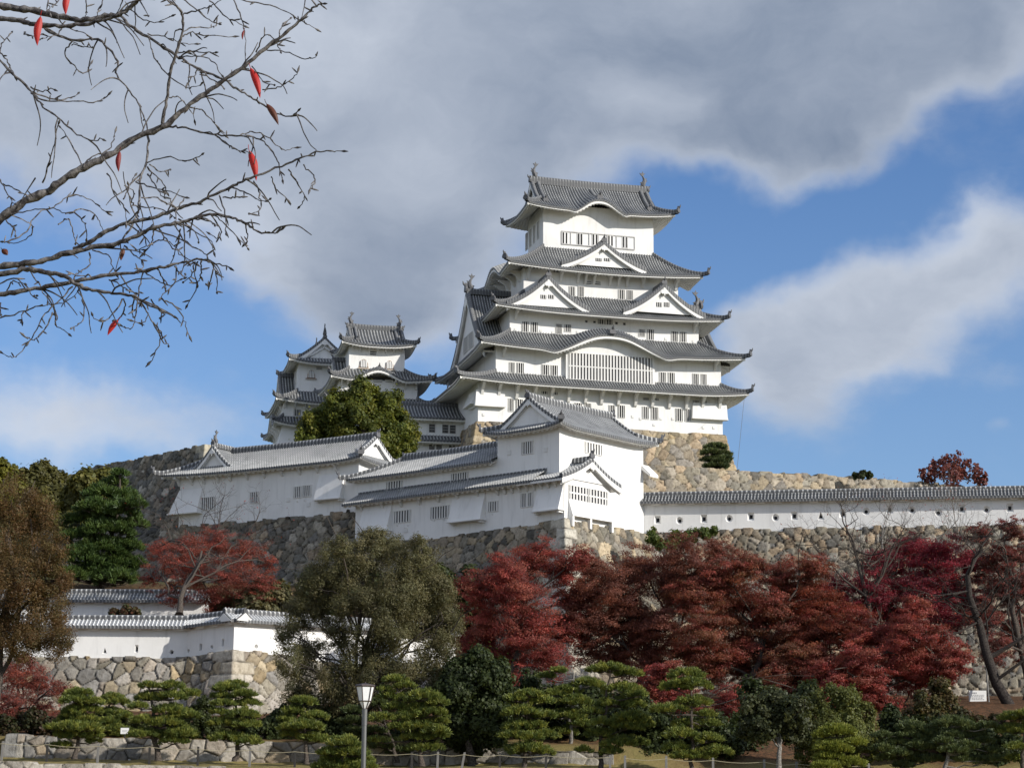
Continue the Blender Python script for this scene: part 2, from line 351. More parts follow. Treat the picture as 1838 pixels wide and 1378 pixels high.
class Roof:
    """collects the meshes of one roof: tiles, plastered eaves, ridges, ornaments"""
    def __init__(s, rib=0.36, hr=0.12, fascia=0.36, base=None, rafter=0.45):
        s.t = MB(); s.e = MB(); s.r = MB(); s.os = []; s.cur = base; s.rib = rib; s.hr = hr; s.fa = fascia; s.dash = .42 if rib < .33 else .4; s.base = base; s.raf = rafter
    def setxf(s, f):
        s.cur = compose(f, s.base)
        for b in (s.t, s.e, s.r): b.xf = s.cur
    def panel(s, L, dmax, zp, R, up=None, bump=None, nd=9, soffit=None, x0=0.0, fall=1.3, eave=True, y0=0.0):
        """one slope: eave on y=0 from x=0 to L (before transform), d inward"""
        n = max(1, int(round(L / s.rib))); p = L / n
        off = np.array([0, .26, .34, .42, .5, .58, .66, .74]); hh = np.array([0, 0, .62, .92, 1, .92, .62, 0]) * s.hr
        xs = np.concatenate([(np.arange(n)[:, None] + off[None]).ravel() * p, [L]]); hs = np.concatenate([np.tile(hh, n), [0]])
        D = np.maximum(dmax(xs), 0)
        T = np.linspace(0, 1, nd)[None]; d = D[:, None] * T
        U_ = up(xs) if up is not None else np.zeros_like(xs)
        B_ = bump(xs) if bump is not None else np.zeros_like(xs)
        k = np.clip(1 - d / R, 0, 1)
        z = zp(d) + U_[:, None] * k ** 2 + B_[:, None] * np.minimum(1, k * fall) + hs[:, None] * np.minimum(1, D[:, None] * 4)
        P = np.stack([np.repeat((x0 + xs)[:, None], nd, 1), y0 + d, z], -1)
        uv = np.stack([np.repeat((xs / p * 0.36 if s.rib > 0.33 else xs / p * 0.30)[:, None], nd, 1), d], -1)
        s.t.grid(P, uv)
        if not eave: return
        ze = zp(np.zeros(1))[0] + U_ + B_
        # tile ends
        q = np.stack([np.stack([x0 + xs, np.full_like(xs, y0), ze + hs], -1), np.stack([x0 + xs, np.full_like(xs, y0), ze - 0.19 - 0.3 * hs], -1)], 1)
        s.r.grid(q, np.stack([np.repeat((xs / p * s.dash + .09)[:, None], 2, 1), np.repeat(np.array([[.05, .05]]), len(xs), 0)], -1))
        # plastered fascia + soffit with rafters
        m = max(2, int(round(L / s.raf))); pr = L / m
        o4 = np.array([0.0, 0.02, 0.5, 0.52]); h4 = np.array([0.0, -1, -1, 0.0]) * 0.13
        xr = np.concatenate([(np.arange(m)[:, None] + o4[None]).ravel() * pr, [L]]); hr_ = np.concatenate([np.tile(h4, m), [0]])
        Ur = (up(xr) if up is not None else 0 * xr); Br = (bump(xr) if bump is not None else 0 * xr)
        zr = zp(np.zeros(1))[0] + Ur + Br
        Dr = np.maximum(dmax(xr), 0); sm = Dr if soffit is None else np.minimum(Dr, soffit)
        fa = s.fa + 0.12 * np.clip(Br, 0, 1.5)
        a0 = np.minimum(0.10, Dr); a1 = np.minimum(0.32, Dr)
        rows = [(0.02 * a0, zr - 0.16, 0), (a0, zr - 0.17, 0), (a0, zr - fa, 0), (a1, zr - fa + 0.03, 0), (a1, zr - fa + 0.02, 1)]
        pts = [np.stack([x0 + xr, y0 + dd, zz + c * hr_], -1) for dd, zz, c in rows]
        for tt in (0.35, 0.7, 1.0):
            dd = a1 + (np.maximum(sm - a1, 0)) * tt
            kk = np.clip(1 - dd / R, 0, 1)
            zz = zp(dd) + Ur * kk ** 2 + Br * np.minimum(1, kk * fall)
            zz = np.minimum(zz - fa, zr - fa + 0.02 + 0.75 * (zz - zr)) + hr_
            pts.append(np.stack([x0 + xr, y0 + dd, zz], -1))
        s.e.grid(np.stack(pts, 1))
    def hip(s, pts, w=0.42, h=0.42, orn=True, size=1.0):
        s.r.sweep(pts, w, h)
        if orn: s.horn(pts[0], np.asarray(pts[0]) - np.asarray(pts[1]), size)
    def horn(s, p, d, size=1.0):
        """demon tile: upright shield with a curled tip"""
        o = MB(s.cur); s.os.append(o)
        d = np.asarray(d, float).copy(); d[2] = 0; L = np.linalg.norm(d) or 1; d /= L; sd_ = np.array([-d[1], d[0], 0]); p = np.asarray(p, float)
        prof = [(-.32, 0), (-.40, .25), (-.30, .55), (-.12, .72), (-.05, .95), (.05, .95), (.12, .72), (.30, .55), (.40, .25), (.32, 0)]
        poly = [p + sd_ * a * size + np.array([0, 0, b * size * 0.9]) - d * 0.05 for a, b in prof]
        o.prism(poly, d * 0.22 * size)
        o.tube([p + d * .1 * size + np.array([0, 0, .55 * size]), p + d * .32 * size + np.array([0, 0, .75 * size]), p + d * .38 * size + np.array([0, 0, 1.0 * size])], [.13 * size, .1 * size, .05 * size], 6)
    def upf(s, L, U, a0, a1):
        a0 = max(a0, 1e-3); a1 = max(a1, 1e-3)
        def f(x):
            return U * (np.clip(1 - x / (2.6 * a0), 0, 1) ** 2.2 + np.clip(1 - (L - x) / (2.6 * a1), 0, 1) ** 2.2)
        return f
    def skirt(s, inner, outer, zi, zo, U=0.7, c=0.35, bumps=None, sides='front left right back', orn=1.0, soff=None, hipw=0.42, fall=1.3, wide=None):
        """hipped skirt round a wall rectangle"""
        x0, x1, y0, y1 = inner; X0, X1, Y0, Y1 = outer; bumps = bumps or {}
        spec = {'front': (X0, Y0, X1 - X0, y0 - Y0, x0 - X0, X1 - x1), 'back': (X1, Y1, X1 - X0, Y1 - y1, X1 - x1, x0 - X0),
                'left': (X0, Y1, Y1 - Y0, x0 - X0, Y1 - y1, y0 - Y0), 'right': (X1, Y0, Y1 - Y0, X1 - x1, y0 - Y0, Y1 - y1)}
        for sd_ in sides.split():
            ox, oy, L, Rr, a0, a1 = spec[sd_]
            s.setxf(xf_face(ox, oy, sd_))
            zp = lambda d, Rr=Rr: zo + (zi - zo) * ((1 - c) * d / Rr + c * (d / Rr) ** 2)
            dm = lambda x, L=L, Rr=Rr, a0=a0, a1=a1: np.minimum(Rr, np.minimum(x / max(a0, 1e-6), (L - x) / max(a1, 1e-6)) * Rr)
            up = s.upf(L, U, a0, a1); bp = bumps.get(sd_)
            s.panel(L, dm, zp, Rr, up, bp, soffit=soff, fall=fall)
            # hip on the start corner
            tt = np.linspace(-0.10, 1, 12)
            pts = np.stack([tt * a0, tt * Rr, zp(np.maximum(tt, -0.02) * Rr) + up(np.maximum(tt, 0) * a0) * np.clip(1 - tt, 0, 1.2) ** 2 + 0.05], 1)
            s.hip(pts, hipw, hipw, True, orn)
            if sides in ('front', ) or (sd_ == 'front' and 'right' not in sides):
                pts2 = pts.copy(); pts2[:, 0] = L - tt * a1; s.hip(pts2, hipw, hipw, True, orn)
        s.setxf(None)
    def rake(s, prof, y, w=0.4, h=0.38, bw=0.55, th=0.14, base=None, field=True, wallmb=None, yin=0.45, gegyo=1.0, rr=None):
        """gable edge: prof = points (x,z) from left foot over the apex to the right foot, facing -y at y"""
        prof = np.asarray(prof, float)
        P3 = lambda yy, dz: np.stack([prof[:, 0], np.full(len(prof), yy), prof[:, 1] + dz], 1)
        half = len(prof) // 2
        for sl in (slice(0, half + 1), slice(half, None)):
            pts = P3(y + w * .45, 0.02)[sl]
            s.r.sweep(pts if sl.start == 0 else pts[::-1], w, h)
        # bargeboard, thicker at the foot
        k = np.abs(np.linspace(-1, 1, len(prof))); b = bw * (0.85 + 0.3 * k)
        for y_a, y_b, z_a, z_b in ((y, y, -0.06 + 0 * k, -0.06 - b), (y, y + th, -0.06 - b, -0.06 - b), (y + th, y + th, -0.06 - b, 0 * k)):
            g = np.stack([np.stack([prof[:, 0], np.full(len(prof), y_a), prof[:, 1] + z_a], 1), np.stack([prof[:, 0], np.full(len(prof), y_b), prof[:, 1] + z_b], 1)], 1)
            s.e.grid(g)
        # second, thinner inner board
        g = np.stack([np.stack([prof[:, 0], np.full(len(prof), y + th + .1), prof[:, 1] - b], 1), np.stack([prof[:, 0], np.full(len(prof), y + th + .1), prof[:, 1] - b - .18], 1)], 1)
        s.e.grid(g)
        if field:
            zb = base if base is not None else prof[:, 1].min()
            top = np.maximum(prof[:, 1] - 0.2, zb)
            g = np.stack([np.stack([prof[:, 0], np.full(len(prof), y + yin), top], 1), np.stack([prof[:, 0], np.full(len(prof), y + yin), np.full(len(prof), zb)], 1)], 1)
            (wallmb or s.e).grid(g)
        if gegyo:
            a = prof[half]; q = gegyo
            sh = [(-.12, 0), (-.2, -.25), (-.42, -.35), (-.45, -.55), (-.25, -.7), (-.1, -.62), (0, -.95), (.1, -.62), (.25, -.7), (.45, -.55), (.42, -.35), (.2, -.25), (.12, 0)]
            s.e.prism([(a[0] + u * q, y - .07, a[1] - .06 - bw * .45 + v * q) for u, v in sh], (0, .09, 0))
    def dormer(s, f, h, wd, yb, zb, ov=0.0, c=0.45, gegyo=1.0, wallmb=None, base=None, ridge_end=True, bw=0.5, flare=1.12, horn=1.0, hw=0.42, rake=True, soff=True):
        """triangular gable facing -y at y=0; f places it (x centred)"""
        s.setxf(f)
        zt = lambda t: zb + h * ((1 - c) * (1 - t) + c * (1 - np.minimum(t, 1.3)) ** 2 * np.where(t < 1, 1, -0.2))
        nt_ = 12; T = np.linspace(0, flare, nt_)
        L = yb; n = max(1, int(round(L / s.rib))); p = L / n
        off = np.array([0, .26, .34, .42, .5, .58, .66, .74]); hh = np.array([0, 0, .62, .92, 1, .92, .62, 0]) * s.hr
        ys = np.concatenate([(np.arange(n)[:, None] + off[None]).ravel() * p, [L]]); hs = np.concatenate([np.tile(hh, n), [0]])
        slope = sqrt(wd * wd + h * h)
        for sg in (-1, 1):
            X = sg * T * wd; Z = zt(T)
            P = np.stack([np.repeat(X[None], len(ys), 0), np.repeat(ys[:, None], nt_, 1), Z[None] + hs[:, None]], -1)
            uv = np.stack([np.repeat((ys / p * (0.36 if s.rib > 0.33 else 0.30))[:, None], nt_, 1), np.repeat((T * slope)[None], len(ys), 0)], -1)
            s.t.grid(P, uv)
            e = np.stack([P[:, -1], P[:, -1] - np.array([0, 0, 0.13]) - np.array([0, 0, .4]) * hs[:, None]], 1); s.r.grid(e)
            if soff:
                yy = np.array([0.02, L])
                g = np.stack([np.repeat(X[None], 2, 0), np.repeat(yy[:, None], nt_, 1), np.repeat((Z - 0.3)[None], 2, 0)], -1); s.e.grid(g)
                g = np.stack([np.stack([np.full(2, X[-1]), yy, np.full(2, Z[-1] - .1)], 1), np.stack([np.full(2, X[-1] - sg * .03), yy, np.full(2, Z[-1] - .32)], 1)], 1); s.e.grid(g)
        T2 = np.linspace(-flare, flare, 2 * nt_ - 1)
        prof = np.stack([T2 * wd, zt(np.abs(T2))], 1)
        if rake: s.rake(prof, 0.0, base=base if base is not None else zb, wallmb=wallmb, gegyo=gegyo, bw=bw, w=hw, h=hw * .9)
        ra = np.array([[0, 0.05, zb + h + .1], [0, yb / 2, zb + h + .1], [0, yb, zb + h + .1]])
        s.r.sweep(ra, hw * 1.1, hw * 1.1)
        if ridge_end: s.horn((0, 0.1, zb + h + .25), (0, -1, 0), horn)
        s.setxf(None)
    def irimoya(s, rect, zo, zr, g, U=0.6, c=0.35, f=None, gov=0.5, bumps=None, ends='left right', gegyo=1.0, wallmb=None, ridge_h=0.6, orn=1.0, bw=0.5, kudari=True, hw=0.42, fish=0.0, soff=None, fall=1.3, hipends=''):
        """hip-and-gable roof, ridge along x; rect = eave rectangle"""
        X0, X1, Y0, Y1 = rect; Rr = (Y1 - Y0) / 2; Lx = X1 - X0; bumps = bumps or {}
        zp = lambda d: zo + (zr - zo) * ((1 - c) * d / Rr + c * (d / Rr) ** 2)
        g0, g1 = g if isinstance(g, tuple) else (g, g)
        gl = g0 if 'left' in ends else (Rr if 'left' in hipends else 0.0); gr = g1 if 'right' in ends else (Rr if 'right' in hipends else 0.0)
        for sd_, ox, oy in (('front', X0, Y0), ('back', X1, Y1)):
            s.setxf(compose(xf_face(ox, oy, sd_), f))
            a0, a1 = (gl, gr) if sd_ == 'front' else (gr, gl)
            def dm(x, a0=a0, a1=a1):
                d = np.full_like(x, Rr)
                if a0 > 0: d = np.where(x < a0 - (gov if a0 < Rr else 0), np.minimum(Rr, x), d)
                if a1 > 0: d = np.where(Lx - x < a1 - (gov if a1 < Rr else 0), np.minimum(Rr, Lx - x), d)
                return d
            up = s.upf(Lx, U, a0 if a0 else 1, a1 if a1 else 1)
            if not a0: up = s.upf(Lx, U, 1e-3, a1)
            if not a1: up = s.upf(Lx, U, a0, 1e-3)
            s.panel(Lx, dm, zp, Rr, up, bumps.get(sd_), nd=12, soffit=soff, fall=fall)
            for a, mir in ((a0, 0), (a1, 1)):
                if not a: continue
                tt = np.linspace(-0.12 * a, a, 10); kk = np.clip(1 - tt / Rr, 0, 1.1) ** 2
                pts = np.stack([tt, tt, zp(np.maximum(tt, -.05)) + up(np.maximum(tt, 0)) * kk + .05], 1)
                if mir: pts[:, 0] = Lx - pts[:, 0]
                if sd_ == 'front' or True: s.hip(pts, hw, hw, sd_ == 'front' or True, orn)
                if kudari and a < Rr:
                    dd = np.linspace(Rr, a * 0.75, 10); xx = np.full(10, a + 0.55); pts = np.stack([xx, dd, zp(dd) + .08], 1)
                    if mir: pts[:, 0] = Lx - pts[:, 0]
                    s.hip(pts[::-1], hw, hw, True, orn * .9)
        for sd_, ox, oy, a in (('left', X0, Y1, gl), ('right', X1, Y0, gr)):
            if not a: continue
            s.setxf(compose(xf_face(ox, oy, sd_), f)); Ly = Y1 - Y0
            up = s.upf(Ly, U, a, a)
            s.panel(Ly, lambda x, a=a: np.minimum(a, np.minimum(x, Ly - x)), zp, Rr, up, bumps.get(sd_), nd=6, soffit=soff)
            if a < Rr:
                dd = np.linspace(a * 0.92, Rr, 12); xs_ = np.concatenate([dd, (Ly - dd)[::-1][1:]]); zs = np.concatenate([zp(dd), zp(dd)[::-1][1:]])
                s.rake(np.stack([xs_, zs], 1), a - gov, base=zp(np.array([a * .9]))[0], wallmb=wallmb, gegyo=gegyo, bw=bw, yin=gov * .9, w=hw, h=hw * .9)
        s.setxf(f)
        xa, xb = X0 + (max(gl - gov, 0) if gl < Rr else gl), X1 - (max(gr - gov, 0) if gr < Rr else gr)
        ym = (Y0 + Y1) / 2
        xs_ = np.linspace(xa, xb, 9); sag = 0.12 * ((2 * (xs_ - xa) / max(xb - xa, .1) - 1) ** 2)
        s.r.sweep(np.stack([xs_, np.full(9, ym), zr + sag - 0.02], 1), hw * 1.15, ridge_h)
        for x, sg, on in ((xa, -1, 'left' in ends + hipends), (xb, 1, 'right' in ends + hipends)):
            if not on: continue
            s.horn((x, ym, zr + .05), (sg, 0, 0), orn)
            if fish: s.fish((x - sg * .5 * fish, ym, zr + ridge_h + .05), (-sg, 0, 0), fish)
        s.setxf(None)
    def fish(s, p, d, q=1.0):
        """carp finial: head on the ridge, body curling up, forked tail"""
        o = MB(s.cur); s.os.append(o); p = np.asarray(p, float); d = np.asarray(d, float)
        pt = lambda a, z: p + d * a * q + np.array([0, 0, z * q])
        o.tube([pt(.12, -.05), pt(.06, .18), pt(-.08, .45), pt(-.10, .75), pt(.02, 1.05), pt(.16, 1.25)], np.array([.26, .3, .25, .19, .12, .07]) * q, 7)
        sd_ = np.array([-d[1], d[0], 0]) * .06 * q
        for poly in ([(.1, 1.15), (-.2, 1.55), (.0, 1.5), (.12, 1.75), (.22, 1.5), (.5, 1.55), (.24, 1.2)], [(-.2, .4), (-.48, .62), (-.3, .68), (-.42, .95), (-.16, .85)], [(.15, .2), (.45, .38), (.3, .45), (.16, .5)]):
            o.prism([pt(a, z) - sd_ for a, z in poly], sd_ * 2)
    def build(s, parent, tile=None, ridge=None, trim=None, name='roof'):
        o = s.t.build(name, tile or TILE, parent)
        if s.e.n: s.e.build('eaves', trim or PLASTER, o)
        if s.r.n: s.r.build('ridge', ridge or RIDGE, o)
        for q in s.os: q.build('ridge_ornament', IRON, o)
        return o

# ------------------------------------------------------------------ walls and windows
def window(parent, x0, x1, z0, z1, y, bars=4, f=None, dark=None, frame=True, cross=(), barw=0.30, proud=0.0, framemat=None):
    """a barred opening on a wall plane facing -y"""
    if bars in (3, 4) and frame: e_ = (x1 - x0) * .06; x0 -= e_; x1 += e_
    a = MB(f); a.box(x0, x1, y - .012 - proud, y + .05, z0, z1); o = a.build('window', dark or DARK, parent)
    b = MB(f); w_ = (x1 - x0); p = w_ / max(bars, 1)
    for i in range(bars):
        xc = x0 + (i + .5) * p if bars > 1 else (x0 + x1) / 2
        b.box(xc - p * barw / 2, xc + p * barw / 2, y - .065 - proud, y - .005 - proud, z0, z1)
    for cz in cross:
        zz = z0 + (z1 - z0) * cz; b.box(x0, x1, y - .06 - proud, y - .015 - proud, zz - .07, zz + .07)
    if frame:
        t = .05
        b.box(x0 - t, x0, y - .085 - proud, y + .02, z0 - t, z1 + t); b.box(x1, x1 + t, y - .085 - proud, y + .02, z0 - t, z1 + t)
        b.box(x0, x1, y - .083 - proud, y + .02, z1, z1 + t); b.box(x0, x1, y - .083 - proud, y + .02, z0 - t, z0)
    if b.n: b.build('window_bars', framemat or TRIM, o)
    return o
def fwin(parent, fr, r, y=0.0, **k):
    (xa, za), (xb, zb_) = fr.hit(r[0], r[1], y), fr.hit(r[2], r[3], y)
    return window(parent, xa, xb, zb_, za, y, **k)
def zoomed(ox, oy, sc, rects): return [tuple((v / sc + (ox if i % 2 == 0 else oy)) for i, v in enumerate(r)) for r in rects]
def bracket(parent, x, y, z, out=1.2, drop=1.0, w=0.24, f=None):
    """curved plaster arm under an eave, from the wall plane y outwards"""
    mb = MB(f)
    pr = [(0, -drop), (-.18 * out, -drop * .92), (-.45 * out, -drop * .45), (-out, -.18), (-out, 0), (0, 0)]
    mb.prism([(x - w / 2, y + a, z + b) for a, b in pr], (w, 0, 0))
    return mb.build('eave_bracket', TRIM, parent)
def shutter(parent, x, y, z, q=.16, f=None):
    m = MB(f); m.box(x - q, x + q, y - .07, y + .02, z - q, z + q); return m.build('loophole_shutter', TRIM, parent)
# ------------------------------------------------------------------ the great keep
def keep():
    fr = Frame(888, 690, 238, 15.0)
    fr.o[2] += fr.hit(1000, 765, 0)[1]                     # base = top of its stone plinth
    t = frame_thing('castle_keep', 'towering five-tiered white castle keep with grey tiled roofs on the hilltop', 'castle keep', fr)
    H = fr.hit
    DP = 22.0; INS = [0, 0, 2.2, 4.3, 6.2]
    px = [(858, 740, 1297, 760), (890, 650, 1294, 670), (915, 585, 1254, 600), (940, 500, 1217, 520), (975, 430, 1173, 445)]
    rect = []
    for i, (a, b, c, d) in enumerate(px):
        y0 = INS[i]; rect.append([H(a, b, y0)[0], H(c, d, y0)[0], y0, DP - y0])
    rect[0][3] = DP; rect[4][3] = 13.6
    W = rect[1][1]
    # heights
    z_eave = [H(1080, 697, -2.0)[1] + .2, H(905, 622, -2.0)[1] + .2, H(1080, 566, .1)[1] + .2, H(1080, 490, 2.2)[1] + .2, H(1150, 387, 4.2)[1] + .2]
    z_in = [H(1000, 684, 0)[1], H(960, 597, 2.2)[1], H(1090, 536, 4.3)[1], H(1173, 459, 6.2)[1]]
    z_in[0] = max(z_in[0], z_eave[0] + 1.5)
    zb = [-0.3] + [z_in[i] - 0.6 for i in range(4)]
    zt = [z_eave[i] + 0.3 for i in range(4)] + [z_eave[4] + 1.0]
    for i in range(5):
        m = MB(); x0, x1, y0, y1 = rect[i]; m.box(x0, x1, y0, y1, zb[i], zt[i])
        if i == 0:                                           # flared stone-drop bays at the corners
            for xa, xb in ((x0 - .5, H(905, 730, 0)[0]), (H(1240, 740, 0)[0], x1 + .5)):
                za, zc = z_eave[0] - 0.9, H(1270, 752, 0)[1]
                m.hexa([(xa + .5 if xa < 0 else xa, y0 - .05, zc), (xa + .5 if xa < 0 else xa, y0 - .05, za), (xa, y0 + 3, zc), (xa, y0 + 3, za), (xb, y0 - .05, zc), (xb, y0 - .05, za), (xb, y0 + 3, zc), (xb, y0 + 3, za)])
                m.hexa([(xa, y0 - .6, zc), (xa + .2, y0 - .25, za), (xa, y0 + .2, zc), (xa + .2, y0 + .2, za), (xb, y0 - .6, zc), (xb, y0 - .25, za), (xb, y0 + .2, zc), (xb, y0 + .2, za)])
                m.box(xa - .05, xb + .05, y0 - .68, y0 + .1, zc - .12, zc)
            xl = x0 - .9; za, zc = z_eave[0] - 0.9, H(1270, 748, 0)[1]
            m.hexa([(xl, y0 + .3, zc), (x0 - .2, y0 + .3, za), (xl, y0 + 4.5, zc), (x0 - .2, y0 + 4.5, za), (x0 + .2, y0 + .3, zc), (x0 + .2, y0 + .3, za), (x0 + .2, y0 + 4.5, zc), (x0 + .2, y0 + 4.5, za)])
        m.build('wall', PLASTER, t)
    def out(i, o): x0, x1, y0, y1 = rect[i]; return [x0 - o, x1 + o, y0 - o, y1 + o]
    def eave_rect(i, pl, pr, o):
        r_ = out(i, o); r_[0] = H(*pl, r_[2])[0]; r_[1] = H(*pr, r_[2])[0]; return r_
    def bumpf(x0, xc, hw, hgt, sharp=1.0):
        def f(x):
            u = (x + x0 - xc) / hw; a = np.abs(u)
            b = np.where(a < 1, 0.5 * (1 + np.cos(pi * np.clip(a, 0, 1) ** 1.2)), 0)
            return hgt * (b - 0.10 * np.exp(-((a - 1.0) / .14) ** 2))
        return f
    # tier 1
    r1 = Roof(); er = eave_rect(0, (826, 684), (1345, 706), 2.0)
    r1.skirt((rect[1][0], rect[1][1], 0, DP), er, z_in[0], z_eave[0], U=.5, soff=3.0)
    r1.build(t)
    # tier 2, with the wide undulating gable and the two great side gables
    r2 = Roof(); er = eave_rect(1, (864, 620), (1338, 640), 2.0)
    xc = H(1101, 610, -2.4)[0]
    r2.skirt(tuple(rect[2]), er, z_in[1], z_eave[1], U=.52, bumps={'front': bumpf(er[0], xc, 7.6, 2.3)}, fall=2.2)
    zg = z_eave[1] + 0.5; ym = DP / 2; hg = H(850, 528, ym)[1] - zg
    for side, x in (('left', er[0] + 1.1), ('right', er[1] - 1.1)):
        r2.dormer(xf_face(x, ym, side), hg, 9.2, 9.5, zg, c=.5, gegyo=2.0, bw=.8, horn=1.4, hw=.6)
        for k in (-2.6, .2): window(t, k, k + 2.4, zg + 1.6, zg + 3.6, .42, bars=6, f=xf_face(x, ym, side))
        r2.setxf(xf_face(x, ym, side)); r2.fish((0, .6, zg + hg + .6), (0, 1, 0), 1.25); r2.setxf(None)
    # crest where the undulating gable meets the tile field
    r2.r.tube([(xc, -2.2, z_eave[1] + 2.5), (xc, -.5, z_eave[1] + 3.1), (xc, 1.2, z_eave[1] + 3.35)], .28, 8)
    r2.horn((xc, -2.1, z_eave[1] + 2.35), (0, -1, 0), 1.1)
    r2.build(t)
    # tier 3 with twin gables
    r3 = Roof(); er = eave_rect(2, (890, 545), (1300, 567), 2.1)
    r3.skirt(tuple(rect[3]), er, z_in[2], z_eave[2], U=.52)
    gw = []
    for (ax, ay), (lx, ly), (rx, ry), wr in (((986, 499), (917, 546), (1050, 551), (624, 738, 695, 760)), ((1190, 513), (1130, 556), (1262, 566), (1240, 778, 1310, 803))):
        y = er[2] + .35; x, za = H(ax, ay, y); xl = H(lx, ly, y)[0]; xr = H(rx, ry, y)[0]; zbb = (H(lx, ly, y)[1] + H(rx, ry, y)[1]) / 2
        x = (xl + xr) / 2 * .5 + x * .5
        r3.dormer(xf_face(x, y, 'front'), za - zbb, (xr - xl) / 2, 5.2, zbb, c=.42, gegyo=1.15, bw=.5, horn=.95, hw=.62)
        gw.append((x, y + .42, wr))
    r3.build(t)
    # tier 4 with single gable, undulating gables on the sides
    r4 = Roof(); er4 = eave_rect(3, (913, 466), (1262, 490), 2.1)
    ls = er4[3] - er4[2]
    r4.skirt(tuple(rect[4]), er4, z_in[3], z_eave[3], U=.55, bumps={'left': bumpf(0, ls / 2, 4.2, 1.6), 'right': bumpf(0, ls / 2, 4.2, 1.6)})
    y = er4[2] + .35; x, za = H(1084, 437, y); xl = H(1017, 474, y)[0]; xr = H(1153, 481, y)[0]; zbb = H(1084, 477, y)[1]
    r4.dormer(xf_face((xl + xr) / 2 * .5 + x * .5, y, 'front'), za - zbb, (xr - xl) / 2, 4.6, zbb, c=.42, gegyo=.9, bw=.5, horn=.95, hw=.58)
    gw.append((x, y + .42, (917, 543, 994, 561)))
    r4.build(t)
    # top roof
    r5 = Roof(); er5 = eave_rect(4, (947, 378), (1212, 392), 2.0)
    er5[3] = 15.4
    zr = H(1060, 337, 9.8)[1]; xc = H(1079, 380, er5[2])[0]
    r5.irimoya(er5, z_eave[4], zr, 2.4, U=.5, c=.42, gov=.5, bumps={'front': bumpf(er5[0], xc, 3.5, 1.55)}, gegyo=1.2, ridge_h=.85, orn=1.0, bw=.55, fish=1.15, hw=.5, soff=3.2, fall=1.15)
    r5.r.sweep([(xc, er5[2] + .4, z_eave[4] + 1.75), (xc, er5[2] + 2.5, z_eave[4] + 2.35), (xc, er5[2] + 4.6, z_eave[4] + 3.9)], .45, .5)
    r5.horn((xc, er5[2] + .5, z_eave[4] + 1.7), (0, -1, 0), 1.1)
    r5.build(t)
    # struts under the eaves
    m = MB()
    for zx in (310, 400, 495, 590, 680, 770, 860, 945, 1035, 1125, 1215, 1305, 1395, 1480, 1570):
        x, z = H(760 + zx / 2.965, 540 + 460 / 2.965, 0); bracket(t, x, 0, z_eave[0] - .05, 1.5, 1.9, .34)
    for zx in (555, 730, 820, 860, 905, 990, 1035, 1080, 1165, 1340):
        x, z = H(760 + zx / 2.965, 490, INS[3]); bracket(t, x, INS[3], z_eave[3] + .2, 1.6, 1.5, .3)
    for i, xs in ((1, (425, 1550)), (2, (490, 1440))):
        for zx in xs:
            x, z = H(760 + zx / 2.965, 640 - 70 * (i - 1), INS[i]); bracket(t, x, INS[i], z_eave[i] + .1, 1.6, 1.2, .3)
    for k in range(5):
        bracket(t, -(rect[3][2] + 1.5 + k * 2.6), 0, z_eave[3] + .2, 1.6, 1.5, .3, f=xf_face(rect[3][0], 0, 'left'))
    # windows
    for r in zoomed(760, 280, 2.965, [(740, 407, 765, 470), (820, 413, 845, 475), (900, 418, 925, 475), (982, 425, 1007, 480), (1060, 430, 1085, 490)]):
        fwin(t, fr, r, INS[4], bars=1, framemat=PLASTER)
    m = MB(); xa, za = H(760 + 735 / 2.965, 280 + 403 / 2.965, INS[4]); xb, zc = H(760 + 1124 / 2.965, 280 + 497 / 2.965, INS[4]); yy = INS[4]
    m.box(xa, xb, yy - .1, yy + .02, za, za + .12); m.box(xa, xb, yy - .12, yy + .02, zc - .14, zc)
    for k in range(9):
        x = xa + (xb - xa) * k / 8; m.box(x - .05, x + .05, yy - .09, yy + .02, zc, za)
    m.build('sill_band', mat('aged_wood_band', lambda n: (0.46, 0.45, 0.44)), t)
    for q in range(4):
        f = xf_face(rect[4][0], 0, 'left'); xx = -(INS[4] + 2.2 + q * 1.9)
        window(t, xx - .55, xx + .25, zt[4] - 4.2, zt[4] - 1.9, 0, bars=3, barw=.22, f=f)
    for r in zoomed(760, 280, 2.965, [(778, 695, 805, 750), (825, 695, 852, 750), (1040, 712, 1068, 765), (1085, 715, 1112, 768)]): fwin(t, fr, r, INS[3], bars=3)
    for r in zoomed(760, 280, 2.965, [(690, 600, 722, 622), (915, 615, 985, 640), (1175, 640, 1200, 655)]): fwin(t, fr, r, INS[3], bars=4, barw=.3)
    for r in zoomed(760, 280, 2.965, [(865, 667, 893, 683), (913, 669, 942, 686)]): fwin(t, fr, r, INS[3], bars=0, cross=(.5,), dark=GREYDARK)
    for x, y, r in gw:
        for k in (0, 1):
            w_ = (r[2] - r[0]) * .42; ra = (r[0] if k == 0 else r[2] - w_, r[1], r[0] + w_ if k == 0 else r[2], r[3])
            fwin(t, fr, zoomed(760, 280, 2.965, [ra])[0], y, bars=3, frame=False)
    for r in zoomed(760, 540, 2.965, [(527, 110, 557, 167), (575, 113, 605, 170), (707, 123, 735, 178), (753, 125, 783, 165), (930, 98, 962, 125), (970, 98, 1003, 128), (1148, 152, 1177, 190), (1193, 152, 1224, 208), (1322, 162, 1352, 217), (1367, 165, 1397, 220)]):
        fwin(t, fr, r, INS[2], bars=3)
    for r in zoomed(760, 540, 2.965, [(860, 104, 873, 116), (903, 107, 916, 119), (1020, 113, 1033, 126), (1062, 117, 1075, 130)]): fwin(t, fr, r, INS[2], bars=0, dark=GREYDARK)
